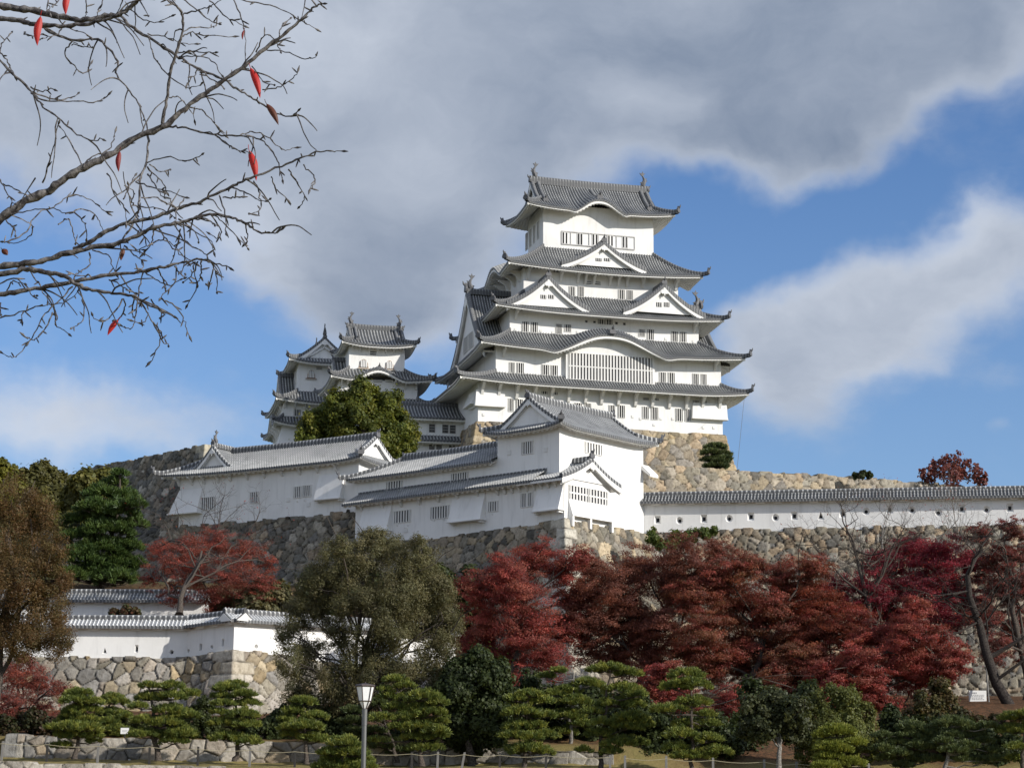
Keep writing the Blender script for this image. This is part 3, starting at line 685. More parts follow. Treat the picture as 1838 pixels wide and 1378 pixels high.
    for r in zoomed(760, 540, 2.965, [(460, 328, 483, 398), (500, 330, 532, 400), (632, 340, 665, 408), (680, 343, 712, 412), (1258, 380, 1288, 447), (1305, 382, 1335, 449), (1435, 388, 1463, 457), (1480, 390, 1505, 457)]):
        fwin(t, fr, r, 0, bars=3)
    # great lattice bay under the undulating gable
    xa, za = H(1021, 632, -.55); xb, zc = H(1171, 686, -.55)
    m = MB(); m.prism([(xa - .35, -.5, zc - .45), (xb + .35, -.5, zc - .45), (xb + .35, -.5, za + .25)] + [((xa + xb) / 2 + (xb - xa) * .5 * k, -.5, za + .25 + 1.9 * (1 - k * k)) for k in (.6, .3, 0, -.3, -.6)] + [(xa - .35, -.5, za + .25)], (0, .6, 0)); m.build('lattice_bay', PLASTER, t)
    zl = H(1095, 638, -.5)[1]; z2 = H(1095, 684, -.5)[1]
    window(t, xa, xb, z2, zl, -.5, bars=27, cross=(.5,), barw=.5, dark=GREYDARK)
    for r in zoomed(760, 540, 2.965, [(455, 520, 478, 588), (495, 523, 527, 590), (808, 543, 840, 600), (860, 545, 890, 602), (990, 555, 1018, 610), (1038, 556, 1070, 622), (1168, 563, 1197, 628), (1215, 566, 1247, 632), (1345, 573, 1377, 640), (1393, 575, 1420, 640), (630, 480, 658, 497), (685, 484, 712, 500), (1170, 514, 1198, 530), (1225, 516, 1250, 530), (1437, 528, 1463, 542), (1483, 530, 1505, 544)]):
        fwin(t, fr, r, 0, bars=3)
    m = MB()                                                  # loopholes: small shuttered squares
    for zx, zy, i in ((490, 152, 2), (625, 160, 2), (690, 168, 2), (820, 165, 2), (1110, 195, 2), (1290, 203, 2), (1437, 217, 2), (442, 385, 1), (605, 395, 1), (735, 405, 1), (1240, 437, 1), (1357, 443, 1), (1417, 450, 1), (1525, 452, 1), (320, 605, 0), (1155, 628, 0), (1265, 628, 0), (1327, 628, 0), (1490, 675, 0), (1545, 675, 0), (1228, 660, 0), (1113, 615, 0)):
        x, z = H(760 + zx / 2.965, 540 + zy / 2.965, INS[i]); shutter(t, x, INS[i], z)
    return fr, rect, z_eave, W
KEEP, KRECT, KZ, KW = keep()

# ------------------------------------------------------------------ the two small keeps and the corridor
def small_keep_front():
    fr = Frame(626, 663, 250, 13.0)
    fr.o[2] = at(626, 800, 250)[2]; H = fr.hit
    t = frame_thing('small_keep', 'small white keep with a rounded gable and two bell-shaped windows left of the great keep', 'castle keep', fr)
    S = lambda x, y: (420 + x / 4.177, 560 + y / 4.177)
    W5 = H(726, 667)[0]; D5 = 5.6
    zE = H(680, 619, -1.4)[1]; zR = H(670, 591, D5 / 2)[1]
    r = Roof(rib=.42, hr=.1); X0 = H(614, 617, -1.4)[0]; X1 = H(748, 621, -1.4)[0]
    r.irimoya([X0, X1, -1.4, D5 + 1.4], zE, zR, 1.7, U=.5, c=.35, ridge_h=.6, orn=.75, fish=.95, hw=.42, gegyo=.8); r.build(t)
    z4i = H(690, 665, 0)[1]; z4 = H(610, 678, -2.6)[1]
    rr = [H(608, 700, -.9 + .0)[0], H(749, 700, -.9)[0], -.9, D5 + 3.4]
    er = [H(594, 678, -2.5)[0], H(776, 684, -2.5)[0], -2.5, rr[3] + 1.6]
    m = MB(); m.box(0, W5, 0, D5, z4i - .8, zE + .6); m.build('wall', PLASTER, t)
    xc = H(681, 672, -2.5)[0]
    def bp(x): u = np.abs((x + er[0] - xc) / 3.9); return np.where(u < 1, 1.55 * .5 * (1 + np.cos(pi * np.clip(u, 0, 1))), 0)
    r = Roof(rib=.42, hr=.1); r.skirt((0, W5, 0, D5), er, z4i, z4, U=.55, bumps={'front': bp}, orn=.7)
    r.horn((xc, -2.3, z4 + 1.5), (0, -1, 0), .8)
    r.dormer(xf_face(er[0] + .9, D5 / 2 + .6, 'left'), 2.9, 3.4, 3.5, z4 + .6, gegyo=.7, horn=.7); r.build(t)
    z3 = H(700, 727, -2.2)[1]
    m = MB(); m.box(*rr, z3 - .4, z4 + .3); m.build('wall', PLASTER, t)
    er3 = [H(585, 740, -2.3)[0], H(775, 728, -2.3)[0], -2.3, rr[3] + 1.5]
    r = Roof(rib=.42, hr=.1); r.skirt(tuple(rr), er3, z3 + 1.2, z3, U=.5, orn=.6); r.build(t)
    m = MB(); m.box(rr[0], rr[1], rr[2], rr[3], -8, z3 + .2); m.build('wall', PLASTER, t)
    m = MB()
    for zx in (885, 945, 1012, 1075, 1137, 1200, 1265): x, _ = H(*S(zx, 270)); bracket(t, x, 0, zE + .25, 1.0, .95, .2)
    for zx in (805, 850, 1205, 1285, 1365): x, _ = H(*S(zx, 520), -.9); bracket(t, x, -.9, z4 + .2, 1.1, 1.0, .22)
    brown = mat('lacquered_brown_frame', lambda n: n.mix(n.m('FRACT', n.m('MULTIPLY', n.sep(n.coord('Object'))[2], 2.2)), (0.20, 0.10, 0.06), (0.55, 0.5, 0.42)))
    for xa, xb, ya, yb in ((938, 1008, 350, 422), (1133, 1198, 362, 432)):
        bell_window(t, fr, S(xa, ya), S(xb, yb), 0, brown)
    fwin(t, fr, (*S(1020, 295), *S(1065, 322)), 0, bars=0, cross=(.5,), dark=GREYDARK)
    fwin(t, fr, (*S(1210, 582), *S(1267, 640)), -.9, bars=4)
    fwin(t, fr, (*S(1048, 508), *S(1110, 527)), -.9, bars=0, cross=(.5,), dark=GREYDARK)
    fwin(t, fr, (*S(1135, 508), *S(1190, 527)), -.9, bars=0, cross=(.5,), dark=GREYDARK)
    return fr
def bell_window(t, fr, a, b, y, framemat):
    xa, za = fr.hit(*a, y); xb, zc = fr.hit(*b, y); xm = (xa + xb) / 2; hw = (xb - xa) / 2; h = za - zc
    prof = [(-1.0, 0), (-.92, .25), (-.80, .6), (-.62, .82), (-.3, .95), (0, 1.0), (.3, .95), (.62, .82), (.80, .6), (.92, .25), (1.0, 0)]
    m = MB(); m.prism([(xm + u * hw, y - .1, zc + v * h) for u, v in prof], (0, .12, 0)); o = m.build('window', framemat, t)
    m = MB(); m.prism([(xm + u * hw * .76, y - .13, zc + .08 + v * h * .86) for u, v in prof], (0, .12, 0)); m.build('window_panel', GREYDARK, o)
    m = MB()
    for k in range(4):
        x = xm + (-.54 + k * .36) * hw; m.box(x - .09 * hw * 1.3, x + .09 * hw * 1.3, y - .2, y - .1, zc + .1, zc + h * (.82 if k in (0, 3) else .88))
    m.build('window_bars', PLASTER, o)
    m = MB(); m.box(xa - .18, xb + .18, y - .2, y, zc - .14, zc); m.build('window_sill', framemat, o)
def small_keep_back():
    fr = Frame(534, 700, 266, 13.0); fr.o[2] = at(534, 800, 266)[2]; H = fr.hit
    t = frame_thing('small_keep', 'farther small white keep whose top gable faces forward, half behind the bell-windowed one', 'castle keep', fr)
    S = lambda x, y: (420 + x / 4.177, 560 + y / 4.177)
    Wd = 8.6; Dd = 9.5
    zE = H(*S(560, 370), -1.5)[1]; xg, zR = H(583.5, 607, -.3)
    X0 = H(519, 645, -1.5)[0]; X1 = 2 * xg - X0
    f = lambda p: np.stack([p[:, 1] + X0, -1.5 + p[:, 0], p[:, 2]], 1)
    r = Roof(rib=.42, hr=.1); r.irimoya([0, Dd + 3, 0, X1 - X0], zE, zR, 1.7, U=.55, c=.38, f=f, ridge_h=.55, orn=.75, fish=.95, gegyo=1.0); r.build(t)
    x1 = X1 - 1.5; z4i = H(*S(480, 592), 0)[1]; z4 = H(*S(420, 668), -2.0)[1]
    m = MB(); m.box(0, x1, 0, Dd, z4i - .8, zE + .5); m.build('wall', PLASTER, t)
    xl = H(*S(368, 700), -.6)[0]; er = [H(*S(315, 662), -2.2)[0], x1 + 4, -2.2, Dd + 3]
    r = Roof(rib=.42, hr=.1); r.skirt((0, x1, 0, Dd), er, z4i, z4, U=.6, orn=.7)
    r.dormer(xf_face(er[0] + .9, Dd / 2, 'left'), 4.3, 4.6, 4.0, z4 + .5, gegyo=.8, horn=.7); r.build(t)
    z3 = H(*S(400, 835), -2.0)[1]
    m = MB(); m.box(xl, x1 + 2, -.6, Dd + 1, z3 - .4, z4 + .3); m.build('wall', PLASTER, t)
    er3 = [H(*S(300, 840), -2.2)[0], x1 + 4, -2.2, Dd + 3]
    def bp(x): u = np.abs((x - (er3[3] - er3[2]) * .62) / 3.6); return np.where(u < 1, 1.9 * .5 * (1 + np.cos(pi * np.clip(u, 0, 1))), 0)
    r = Roof(rib=.42, hr=.1); r.skirt((xl, x1 + 2, -.6, Dd + 1), er3, z3 + 1.3, z3, U=.5, bumps={'left': bp}, orn=.6); r.build(t)
    m = MB(); m.box(xl - .1, x1 + 2, -.7, Dd + 1, -8, z3 + .2)
    xb = H(*S(330, 985), -1.2)[0]; m.hexa([(xb, -1.3, -.2), (xl, -.75, 2.6), (xb, 1, -.2), (xl, 1, 2.6), (xl + 4, -1.3, -.2), (xl + 4, -.75, 2.6), (xl + 4, 1, -.2), (xl + 4, 1, 2.6)])
    m.build('wall', PLASTER, t)
    m = MB()
    for k in range(5):
        f = xf_face(xl, 0, 'left'); bracket(t, -(.4 + k * 1.7), 0, z3 + .15, 1.2, 1.4, .26, f=f); bracket(t, -(.4 + k * 1.7), 0, z4 + .2, 1.2, 1.2, .26, f=f)
    for zx in (380, 455, 530): x, _ = H(*S(zx, 690), -.6); bracket(t, x, -.6, z4 + .2, 1.1, 1.0, .24)
    brown = bpy.data.materials['lacquered_brown_frame']
    bell_window(t, fr, S(548, 433), S(610, 500), 0, brown)
    f2 = xf_face(0, 0, 'left'); z0 = H(*S(450, 515), 0)[1]; window(t, -2.6, -1.7, z0, z0 + 1.7, 0, bars=3, f=f2)
    fwin(t, fr, (*S(618, 412), *S(660, 432)), 0, bars=0, cross=(.5,), dark=GREYDARK)
    fwin(t, fr, (*S(452, 730), *S(495, 782)), -.6, bars=4)
def corridor():
    fr = Frame(752, 800, 244, 10.0); H = fr.hit
    t = frame_thing('corridor', 'low two-storey white corridor joining the great keep and the small keeps', 'corridor', fr)
    S = lambda x, y: (420 + x / 4.177, 560 + y / 4.177)
    x1 = H(846, 780)[0]; x0 = -3.0; z2 = H(*S(1600, 795), -1.1)[1]; zr = H(*S(1650, 712), 3)[1]; z1 = H(*S(1560, 965), -.9)[1]
    m = MB(); m.box(x0, x1, 0, 6, -8, z2 + .4); m.build('wall', PLASTER, t)
    r = Roof(rib=.42, hr=.1); r.irimoya([x0 - 1, x1 + 1.0, -1.2, 7.2], z2, zr, 1, U=.0, c=.25, ends='', ridge_h=.5); r.build(t)
    r = Roof(rib=.42, hr=.1); f = xf_face(x0, -1.3, 'front'); r.setxf(f); L = x1 - x0 - .1; r.panel(L, lambda x: 0 * x + 1.3, lambda d: z1 + d * .62, 1.3, soffit=1.3); r.build(t)
    for q in ((1467, 842, 1502, 900), (1567, 847, 1602, 905), (1622, 850, 1656, 908), (1467, 995, 1498, 1027), (1522, 997, 1552, 1028), (1617, 1000, 1650, 1032)):
        fwin(t, fr, (*S(q[0], q[1]), *S(q[2], q[3])), 0, bars=4, barw=.25, cross=(.35, .7), framemat=mat('weathered_bars', lambda n: (0.25, 0.24, 0.23)))
    m = MB()
    for k in range(7): bracket(t, x0 + 1 + k * 1.25, 0, z2 + .15, .9, .7, .18); bracket(t, x0 + 1 + k * 1.25, 0, z1 + .1, .9, .7, .18)
small_keep_front(); small_keep_back(); corridor()
# ------------------------------------------------------------------ the turrets below the keep
def drop_box(t, fr, a, b, y0=0.0, out=.75):
    """plaster stone-drop hatch: flush at the top, proud at the foot; a = upper left, b = lower right pixel"""
    x0, z1 = fr.hit(*a, y0); x1, z0 = fr.hit(*b, y0 - out)
    m = MB(); m.hexa([(x0, y0 - out, z0), (x0 + .05, y0 - .02, z1), (x0, y0 + .02, z0), (x0 + .05, y0 + .02, z1), (x1, y0 - out, z0), (x1, y0 - .02, z1), (x1, y0 + .02, z0), (x1, y0 + .02, z1)])
    m.box(x0 - .12, x1 + .12, y0 - out - .1, y0, z0 - .1, z0)
    m.box(x0 + .05, x0 + .3, y0 - out * .8, y0, z0 - .28, z0 - .1); m.box(x1 - .3, x1 - .05, y0 - out * .8, y0, z0 - .28, z0 - .1)
    return m.build('stone_drop', PLASTER, t)
FW = Frame(1013, 931, 165, -41.0)
def Z5(x, y): return (600 + x / 3.063, 700 + y / 3.063)
def R5(r): return (*Z5(r[0], r[1]), *Z5(r[2], r[3]))
def wing():
    fr = FW; H = fr.hit
    t = frame_thing('turret_wing', 'long white two-tier wing running down to a small latticed gable at the stone corner', 'turret', fr)
    xL = H(638, 930)[0]; Dw = fr.hitx(1096, 930, 0)[0]; yU = 1.25
    ze = (H(1004, 852, -1.0)[1] + H(625, 904, -1.0)[1]) / 2; ya, za = fr.hitx(1068, 828, .55)
    zlow = H(646, 972)[1]
    m = MB(); m.hexa([(xL, 0, zlow - .6), (xL, 0, ze + .2), (xL, 3, zlow - .6), (xL, 3, ze + .2), (-8, 0, zlow * .33 - .6), (-8, 0, ze + .2), (-8, 3, zlow * .33 - .6), (-8, 3, ze + .2)])
    prof = [(0, 0, zlow * .33 - .6), (0, Dw, zlow * .33 - .6), (0, Dw, ze), (0, Dw / 2, za - .3), (0, 0, ze)]
    m.prism(prof, (-8, 0, 0)); m.build('wall', PLASTER, t)
    r = Roof(rib=.30, hr=.075, fascia=.24, rafter=.6)
    r.dormer(xf_face(.55, Dw / 2, 'right'), za - ze, Dw / 2 + .75, 5.2, ze, c=.36, gegyo=.75, bw=.42, flare=1.05, horn=.8, hw=.36)
    # lean-to strip along the whole front
    r.setxf(xf_face(xL - .9, -1.0, 'front')); L = -xL + .9 - 3.0
    r.panel(L, lambda x: 0 * x + 2.5, lambda d: ze - .06 + d * .52, 2.5, soffit=1.0)
    r.hip([(L * k / 6., 2.27, ze + 1.18) for k in range(7)], .2, .16, False)
    r.setxf(None); r.build(t, TILE_PALE, RIDGE_DASH)
    # upper storey
    xR = H(893, 830, yU)[0] + .02; xU = H(636, 890, yU)[0]
    zU = (H(622, 861, yU - .9)[1] + H(888, 826, yU - .9)[1]) / 2; X0 = H(621, 861, yU - .9)[0]
    zr = (H(700, 827, yU + 3)[1] + H(890, 803, yU + 3)[1]) / 2
    m = MB(); m.box(xU, xR, yU, yU + 6, ze - .5, zU + .25); m.build('wall', PLASTER, t)
    r = Roof(rib=.30, hr=.075, fascia=.24, rafter=.6)
    r.irimoya([X0, xR - .01, yU - .9, yU + 6.9], zU, zr, 1, U=.12, c=.2, ends='', hipends='left', ridge_h=.5, hw=.34, orn=.7, kudari=False, soff=1.0)
    r.build(t, TILE_PALE, RIDGE_DASH)
    for k, rct in enumerate(((333, 668, 420, 720), (533, 645, 630, 698), (853, 615, 897, 662))): fwin(t, fr, R5(rct), 0, bars=(6, 7, 4)[k], dark=GREYDARK, barw=.45)
    for rct in ((1030, 570, 1060, 640), (1064, 566, 1090, 636)): fwin(t, fr, R5(rct), 0, bars=3, dark=GREYDARK, barw=.45)
    for rct, n in (((290, 507, 374, 568), 6), ((645, 462, 737, 522), 7)): fwin(t, fr, R5(rct), yU, bars=n, dark=GREYDARK, barw=.45)
    for a, b in (((160, 640), (285, 765)), ((655, 575), (800, 705)), ((1120, 530), (1230, 650))): drop_box(t, fr, Z5(*a), Z5(*b))
    for zx in (150, 265, 365, 465, 570, 675, 785, 895, 935, 975, 1015, 1055, 1095, 1135, 1175, 1215):
        x, _ = H(*Z5(zx, 610), -.2); bracket(t, min(x, -.2), 0, ze - .1, .85, .75, .17)
    for zx, zy in ((347, 742), (405, 742), (548, 716), (602, 712), (870, 680)): x, z = H(*Z5(zx, zy)); shutter(t, x, 0, z, .07)
    for zx, zy in ((395, 768), (655, 722)): x, z = H(*Z5(zx, zy)); shutter(t, x, 0, z, .22)
    # gable end: lattice and stone drop
    f = xf_face(0, 0, 'right')
    def E(x, y): return fr.hitx(*Z5(x, y), 0)
    y0, z1 = E(1290, 522); y1, _ = E(1497, 560); _, z0 = E(1390, 625)
    ymid = (y0 + y1) / 2
    window(t, y0, ymid - .12, z0, z1, 0, bars=6, f=f, cross=(.55,), barw=.42, dark=GREYDARK); window(t, ymid + .12, y1, z0, z1, 0, bars=6, f=f, cross=(.55,), barw=.42, dark=GREYDARK)
    _, zd = E(1390, 690); m = MB(f); m.hexa([(.5, -.55, zd - .3), (.5, -.03, zd + 1.2), (.5, .02, zd - .3), (.5, .02, zd + 1.2), (y1 + .3, -.55, zd - .3), (y1 + .3, -.03, zd + 1.2), (y1 + .3, .02, zd - .3), (y1 + .3, .02, zd + 1.2)])
    for k in (.5, y1 * .5, y1 + .1): m.box(k, k + .25, -.5, 0, zd - 1.2, zd - .3)
    m.build('stone_drop', PLASTER, t)
    return xL, ze, yU, zU
WX, WZE, WYU, WZU = wing()
TF = Frame(1013, 931, 165, 49.0); TF.o = FW.world(-1.6, WYU)
def tower():
    fr = TF; H = fr.hit
    t = frame_thing('turret', 'tall white corner turret with a triangular gable and pale grey roof', 'turret', fr)
    Wd = H(1155, 900)[0]; Dd = fr.hitx(893, 800, 0)[0]; o = .95
    zE = (H(1003, 762, -o)[1] + H(1175, 797, -o)[1]) / 2; X1 = H(1183, 797, -o)[0]; Y1 = fr.hitx(870, 787, -o)[0]
    zR = (H(950, 722, Dd / 2)[1] + H(1096, 744, Dd / 2)[1]) / 2; xr = H(1098, 744, Dd / 2)[0]
    m = MB(); m.box(0, Wd, 0, Dd, -1.2, zE + .4); m.build('wall', PLASTER, t)
    r = Roof(rib=.30, hr=.075, fascia=.26, rafter=.5)
    r.irimoya([-o, X1, -o, Dd + o], zE, zR, (1.25, max(1.5, X1 - xr)), U=.35, c=.3, gov=.35, ridge_h=.5, orn=.8, bw=.36, hw=.36, gegyo=.6, kudari=False, soff=1.3)
    r.build(t, TILE_PALE, RIDGE_DASH)
    f = xf_face(0, 0, 'left')
    def S(x, y): return fr.hitx(*Z5(x, y), 0)
    ya, za = S(1033, 288); yb, zb = S(1095, 345); window(t, -ya, -yb, zb, za, 0, bars=5, f=f, dark=GREYDARK, barw=.45)
    fwin(t, fr, R5((1378, 285, 1468, 360)), 0, bars=6, dark=GREYDARK, barw=.5)
    for zx, zy in ((962, 345), (1163, 328)): y, z = S(zx, zy); shutter(t, -y, 0, z, .2, f)
    # small plastered hood on the right corner
    m = MB(); x, z = H(1155, 848); m.hexa([(x - .3, -1.0, z - .5), (x - .3, -1.0, z - .25), (x - .3, .1, z + .3), (x - .3, .1, z + .75), (x + .9, -1.0, z - .5), (x + .9, -1.0, z - .25), (x + .9, .1, z + .3), (x + .9, .1, z + .75)]); m.build('hood', PLASTER, t)
    return Wd, Dd
TW, TD = tower()
EF = Frame(633, 918, 184.0, -31.5)
def long_turret():
    fr = EF; H = fr.hit; D = 6.6; o = .95
    t = frame_thing('turret', 'long low white turret with gables at both ends, left of the corner turret', 'turret', fr)
    X0 = H(321, 930)[0]; X1 = .6
    zE = (H(300, 858, -o)[1] + H(640, 821, -o)[1]) / 2; RX0 = H(289, 859, -o)[0]; RX1 = H(647, 820, -o)[0]
    zR = (H(440, 815, D / 2)[1] + H(680, 780, D / 2)[1]) / 2
    zl = H(321, 944)[1]
    m = MB(); m.hexa([(X0, 0, zl - .6), (X0, 0, zE + .3), (X0, D, zl - .6), (X0, D, zE + .3), (X1, 0, -.6), (X1, 0, zE + .3), (X1, D, -.6), (X1, D, zE + .3)]); m.build('wall', PLASTER, t)
    r = Roof(rib=.30, hr=.075, fascia=.26, rafter=.6)
    r.irimoya([RX0, RX1, -o, D + o], zE, zR, (1.3, 1.5), U=.3, c=.25, ends='right', hipends='left', gov=.4, ridge_h=.5, orn=.85, bw=.4, hw=.36, gegyo=.7, kudari=False, soff=1.2)
    xa, za = H(376, 802, .4); xl = H(343, 848, .4)[0]; xr = H(416, 838, .4)[0]; zb = H(380, 845, .4)[1]
    r.dormer(xf_face((xl + xr) / 2, .4, 'front'), za - zb, (xr - xl) / 2, 5.5, zb, c=.35, gegyo=.75, bw=.36, horn=.6, hw=.36)
    r.setxf(None); r.fish(((xl + xr) / 2, .9, za + .5), (0, 1, 0), .75)
    r.build(t, TILE_PALE, RIDGE_DASH)
    Z = lambda x, y: (270 + x / 4.084, 760 + y / 4.084)
    for q, n in (((355, 547, 470, 625), 8), ((738, 505, 788, 578), 4), ((1058, 465, 1103, 540), 4), ((1125, 457, 1175, 530), 4)): fwin(t, fr, (*Z(q[0], q[1]), *Z(q[2], q[3])), 0, bars=n, dark=GREYDARK, barw=.45)
    for zx, zy in ((215, 450), (310, 445), (400, 435), (500, 425), (590, 415), (715, 400), (840, 385), (970, 370), (1100, 350), (1230, 335), (1365, 320)):
        x, _ = H(*Z(zx, zy)); bracket(t, x, 0, zE - .05, .9, .85, .18)
    drop_box(t, fr, Z(1235, 380), Z(1385, 540))
    x, z1 = H(*Z(215, 490)); x1, z0 = H(*Z(345, 645), -.6)
    m = MB(); m.hexa([(X0 - .75, -.75, z0), (X0 - .05, -.03, z1), (X0 - .75, 3, z0), (X0 - .05, 3, z1), (x1, -.75, z0), (x1, -.03, z1), (x1, .02, z0), (x1, .02, z1)]); m.box(X0 - .9, x1 + .1, -.85, .02, z0 - .12, z0); m.build('stone_drop', PLASTER, t)
    for zx, zy in ((378, 640), (430, 637), (742, 606), (1077, 568), (1132, 560)): x, z = H(*Z(zx, zy)); shutter(t, x, 0, z, .07)
    for zx, zy in ((650, 600), (835, 628), (1012, 557), (1160, 592), (487, 668)): x, z = H(*Z(zx, zy)); shutter(t, x, 0, z, .2)
    return X0
EX0 = long_turret()

# ------------------------------------------------------------------ roofed plaster walls
def face_with_holes(mb, x0, x1, z0f, z1f, y, holes, depth=.32):
    """front of a wall with splayed loopholes; holes = (x, z, half width, half height, shape)"""
    dk = []; cur = x0
    for hx, hz, hw, hh, shp in sorted(holes):
        a, b = hx - hw - .25, hx + hw + .25
        if a > cur: mb.grid(np.array([[(cur, y, z0f(cur)), (cur, y, z1f(cur))], [(a, y, z0f(a)), (a, y, z1f(a))]]))
        n = 24; th = np.arange(n) / n * 2 * pi
        if shp == 'o': ux, uz = np.cos(th), np.sin(th)
        elif shp == 's': k = 1 / np.maximum(np.abs(np.cos(th)), np.abs(np.sin(th))); ux, uz = np.cos(th) * k, np.sin(th) * k
        else:
            # triangle: base at -1, apex at +1
            nrm = [(0, -1, 1.0), (cos(RAD(26.6)), sin(RAD(26.6)), .447), (-cos(RAD(26.6)), sin(RAD(26.6)), .447)]
            rr = np.full(n, 9.0)
            for nx_, nz_, dd in nrm:
                c = np.cos(th) * nx_ + np.sin(th) * nz_; rr = np.where(c > 1e-6, np.minimum(rr, dd / np.maximum(c, 1e-6)), rr)
            ux, uz = np.cos(th) * rr, np.sin(th) * rr
        inn = np.stack([hx + ux * hw, np.full(n, y), hz + uz * hh], 1)
        k = 1 / np.maximum(np.abs(np.cos(th)), np.abs(np.sin(th))); ex, ez = np.cos(th) * k, np.sin(th) * k
        xs = hx + ex * (b - hx); lo, hi = z0f(xs), z1f(xs)
        out = np.stack([xs, np.full(n, y), np.where(ez > 0, hz + ez * (hi - hz), hz + ez * (hz - lo))], 1)
        back = np.stack([hx + ux * hw * .45, np.full(n, y + depth), hz + uz * hh * .45], 1)
        P = np.stack([np.vstack([out, out[:1]]), np.vstack([inn, inn[:1]]), np.vstack([back, back[:1]])], 1); mb.grid(P)
        q = MB(mb.xf); q.add(np.vstack([back, back.mean(0)]), [(i, (i + 1) % n, n) for i in range(n)]); dk.append(q); cur = b
    if cur < x1: mb.grid(np.array([[(cur, y, z0f(cur)), (cur, y, z1f(cur))], [(x1, y, z0f(x1)), (x1, y, z1f(x1))]]))
    return dk
def dobei(t, base, x0, x1, zb0, zb1, zt0, zt1, holes=(), th=.7, ov=.62, rise=.62, tile=None, step=0.0, ends=(0, 0), ridge=None):
    """plaster wall under a little tiled roof; base maps facade coordinates to the thing; zt = eave height"""
    fz = lambda a, b: (lambda x: a + (b - a) * (np.asarray(x) - x0) / (x1 - x0))
    m = MB(base); dk = face_with_holes(m, x0, x1, fz(zb0, zb1), fz(zt0 + .15, zt1 + .15), 0, list(holes))
    for yy in (th,): m.grid(np.array([[(x0, yy, zb0), (x0, yy, zt0 + .15)], [(x1, yy, zb1), (x1, yy, zt1 + .15)]]))
    for xx, a, b in ((x0, zb0, zt0), (x1, zb1, zt1)): m.grid(np.array([[(xx, 0, a), (xx, 0, b + .15)], [(xx, th, a), (xx, th, b + .15)]]))
    o = m.build('wall', PLASTER, t)
    for q in dk: q.build('loophole', DARK, o)
    r = Roof(rib=.30, hr=.075, fascia=.2, rafter=1.6, base=base); L = x1 - x0 + ends[0] + ends[1]; Rr = th / 2 + ov
    sl = (zt1 - zt0) / (x1 - x0); lin = lambda x: sl * x
    r.setxf(xf_face(x0 - ends[0], -ov, 'front')); zz = zt0 - sl * ends[0]
    r.panel(L, lambda x: 0 * x + Rr, lambda d: zz + rise * d / Rr, Rr, None, lin, fall=1e6, nd=4, soffit=ov)
    r.setxf(xf_face(x1 + ends[1], th + ov, 'back')); ze = zt1 + sl * ends[1]
    r.panel(L, lambda x: 0 * x + Rr, lambda d: ze + rise * d / Rr, Rr, None, lambda x: -sl * x, fall=1e6, nd=4, soffit=ov)
    r.setxf(None); r.r.sweep([(x0 - ends[0] + L * k / 20, th / 2, zz + sl * L * k / 20 + rise - .02) for k in range(21)], .34, .32)
    for xx in (x0 - ends[0] + .01, x1 + ends[1] - .01):
        g = MB(base); zc = zt0 + sl * (xx - x0); g.prism([(xx - .05, -ov, zc - .1), (xx - .05, th / 2, zc + rise - .1), (xx - .05, th + ov, zc - .1)], (.1, 0, 0)); g.build('gable_end', TRIM, t)
    r.build(t, tile or TILE_PALE, ridge or RIDGE_DASH)
    return o
def right_wall():
    p = TF.world(TW, 0); fr = Frame(1155, 952, p[1] + .1, -12.0); H = fr.hit
    t = frame_thing('plaster_wall', 'long white loopholed wall with a grey tiled top, running right from the corner turret', 'wall', fr)
    x1 = H(2150, 915)[0]; x0 = -.8
    zt0 = H(1165, 900, -.6)[1]; zt1 = H(1825, 889, -.6)[1]; s = (zt1 - zt0) / (H(1825, 889, -.6)[0] - H(1165, 900, -.6)[0])
    zb0 = H(1165, 956)[1]; zb1 = H(1825, 943)[1]; s2 = (zb1 - zb0) / (H(1825, 889)[0] - H(1165, 900)[0])
    hl = []
    for zx, zy, k in ((200, 430, 's'), (298, 433, 'o'), (407, 425, 's'), (520, 424, 'o'), (617, 415, 's'), (727, 420, 'o'), (811, 412, 's'), (929, 411, 't'), (1028, 402, 's'), (1132, 392, 'o'), (1237, 383, 's'), (1338, 386, 'o'), (1455, 398, 'o'), (1560, 380, 's'), (1670, 384, 'o'), (1775, 376, 's')):
        x, z = H(1100 + zx / 2.49, 760 + zy / 2.49); hl.append((x, z, (.3 if k == 's' else .33), (.38 if k != 'o' else .34), k))
    dobei(t, None, x0, x1, zb0 + s2 * x0 - .5, zb0 + s2 * x1 - .5, zt0 + s * x0, zt0 + s * x1, hl, tile=TILE_MID, ridge=RIDGE_DASH, rise=.72)
    return fr, x0, x1, lambda x: zb0 + s2 * x
GF, GX0, GX1, GZ = right_wall()

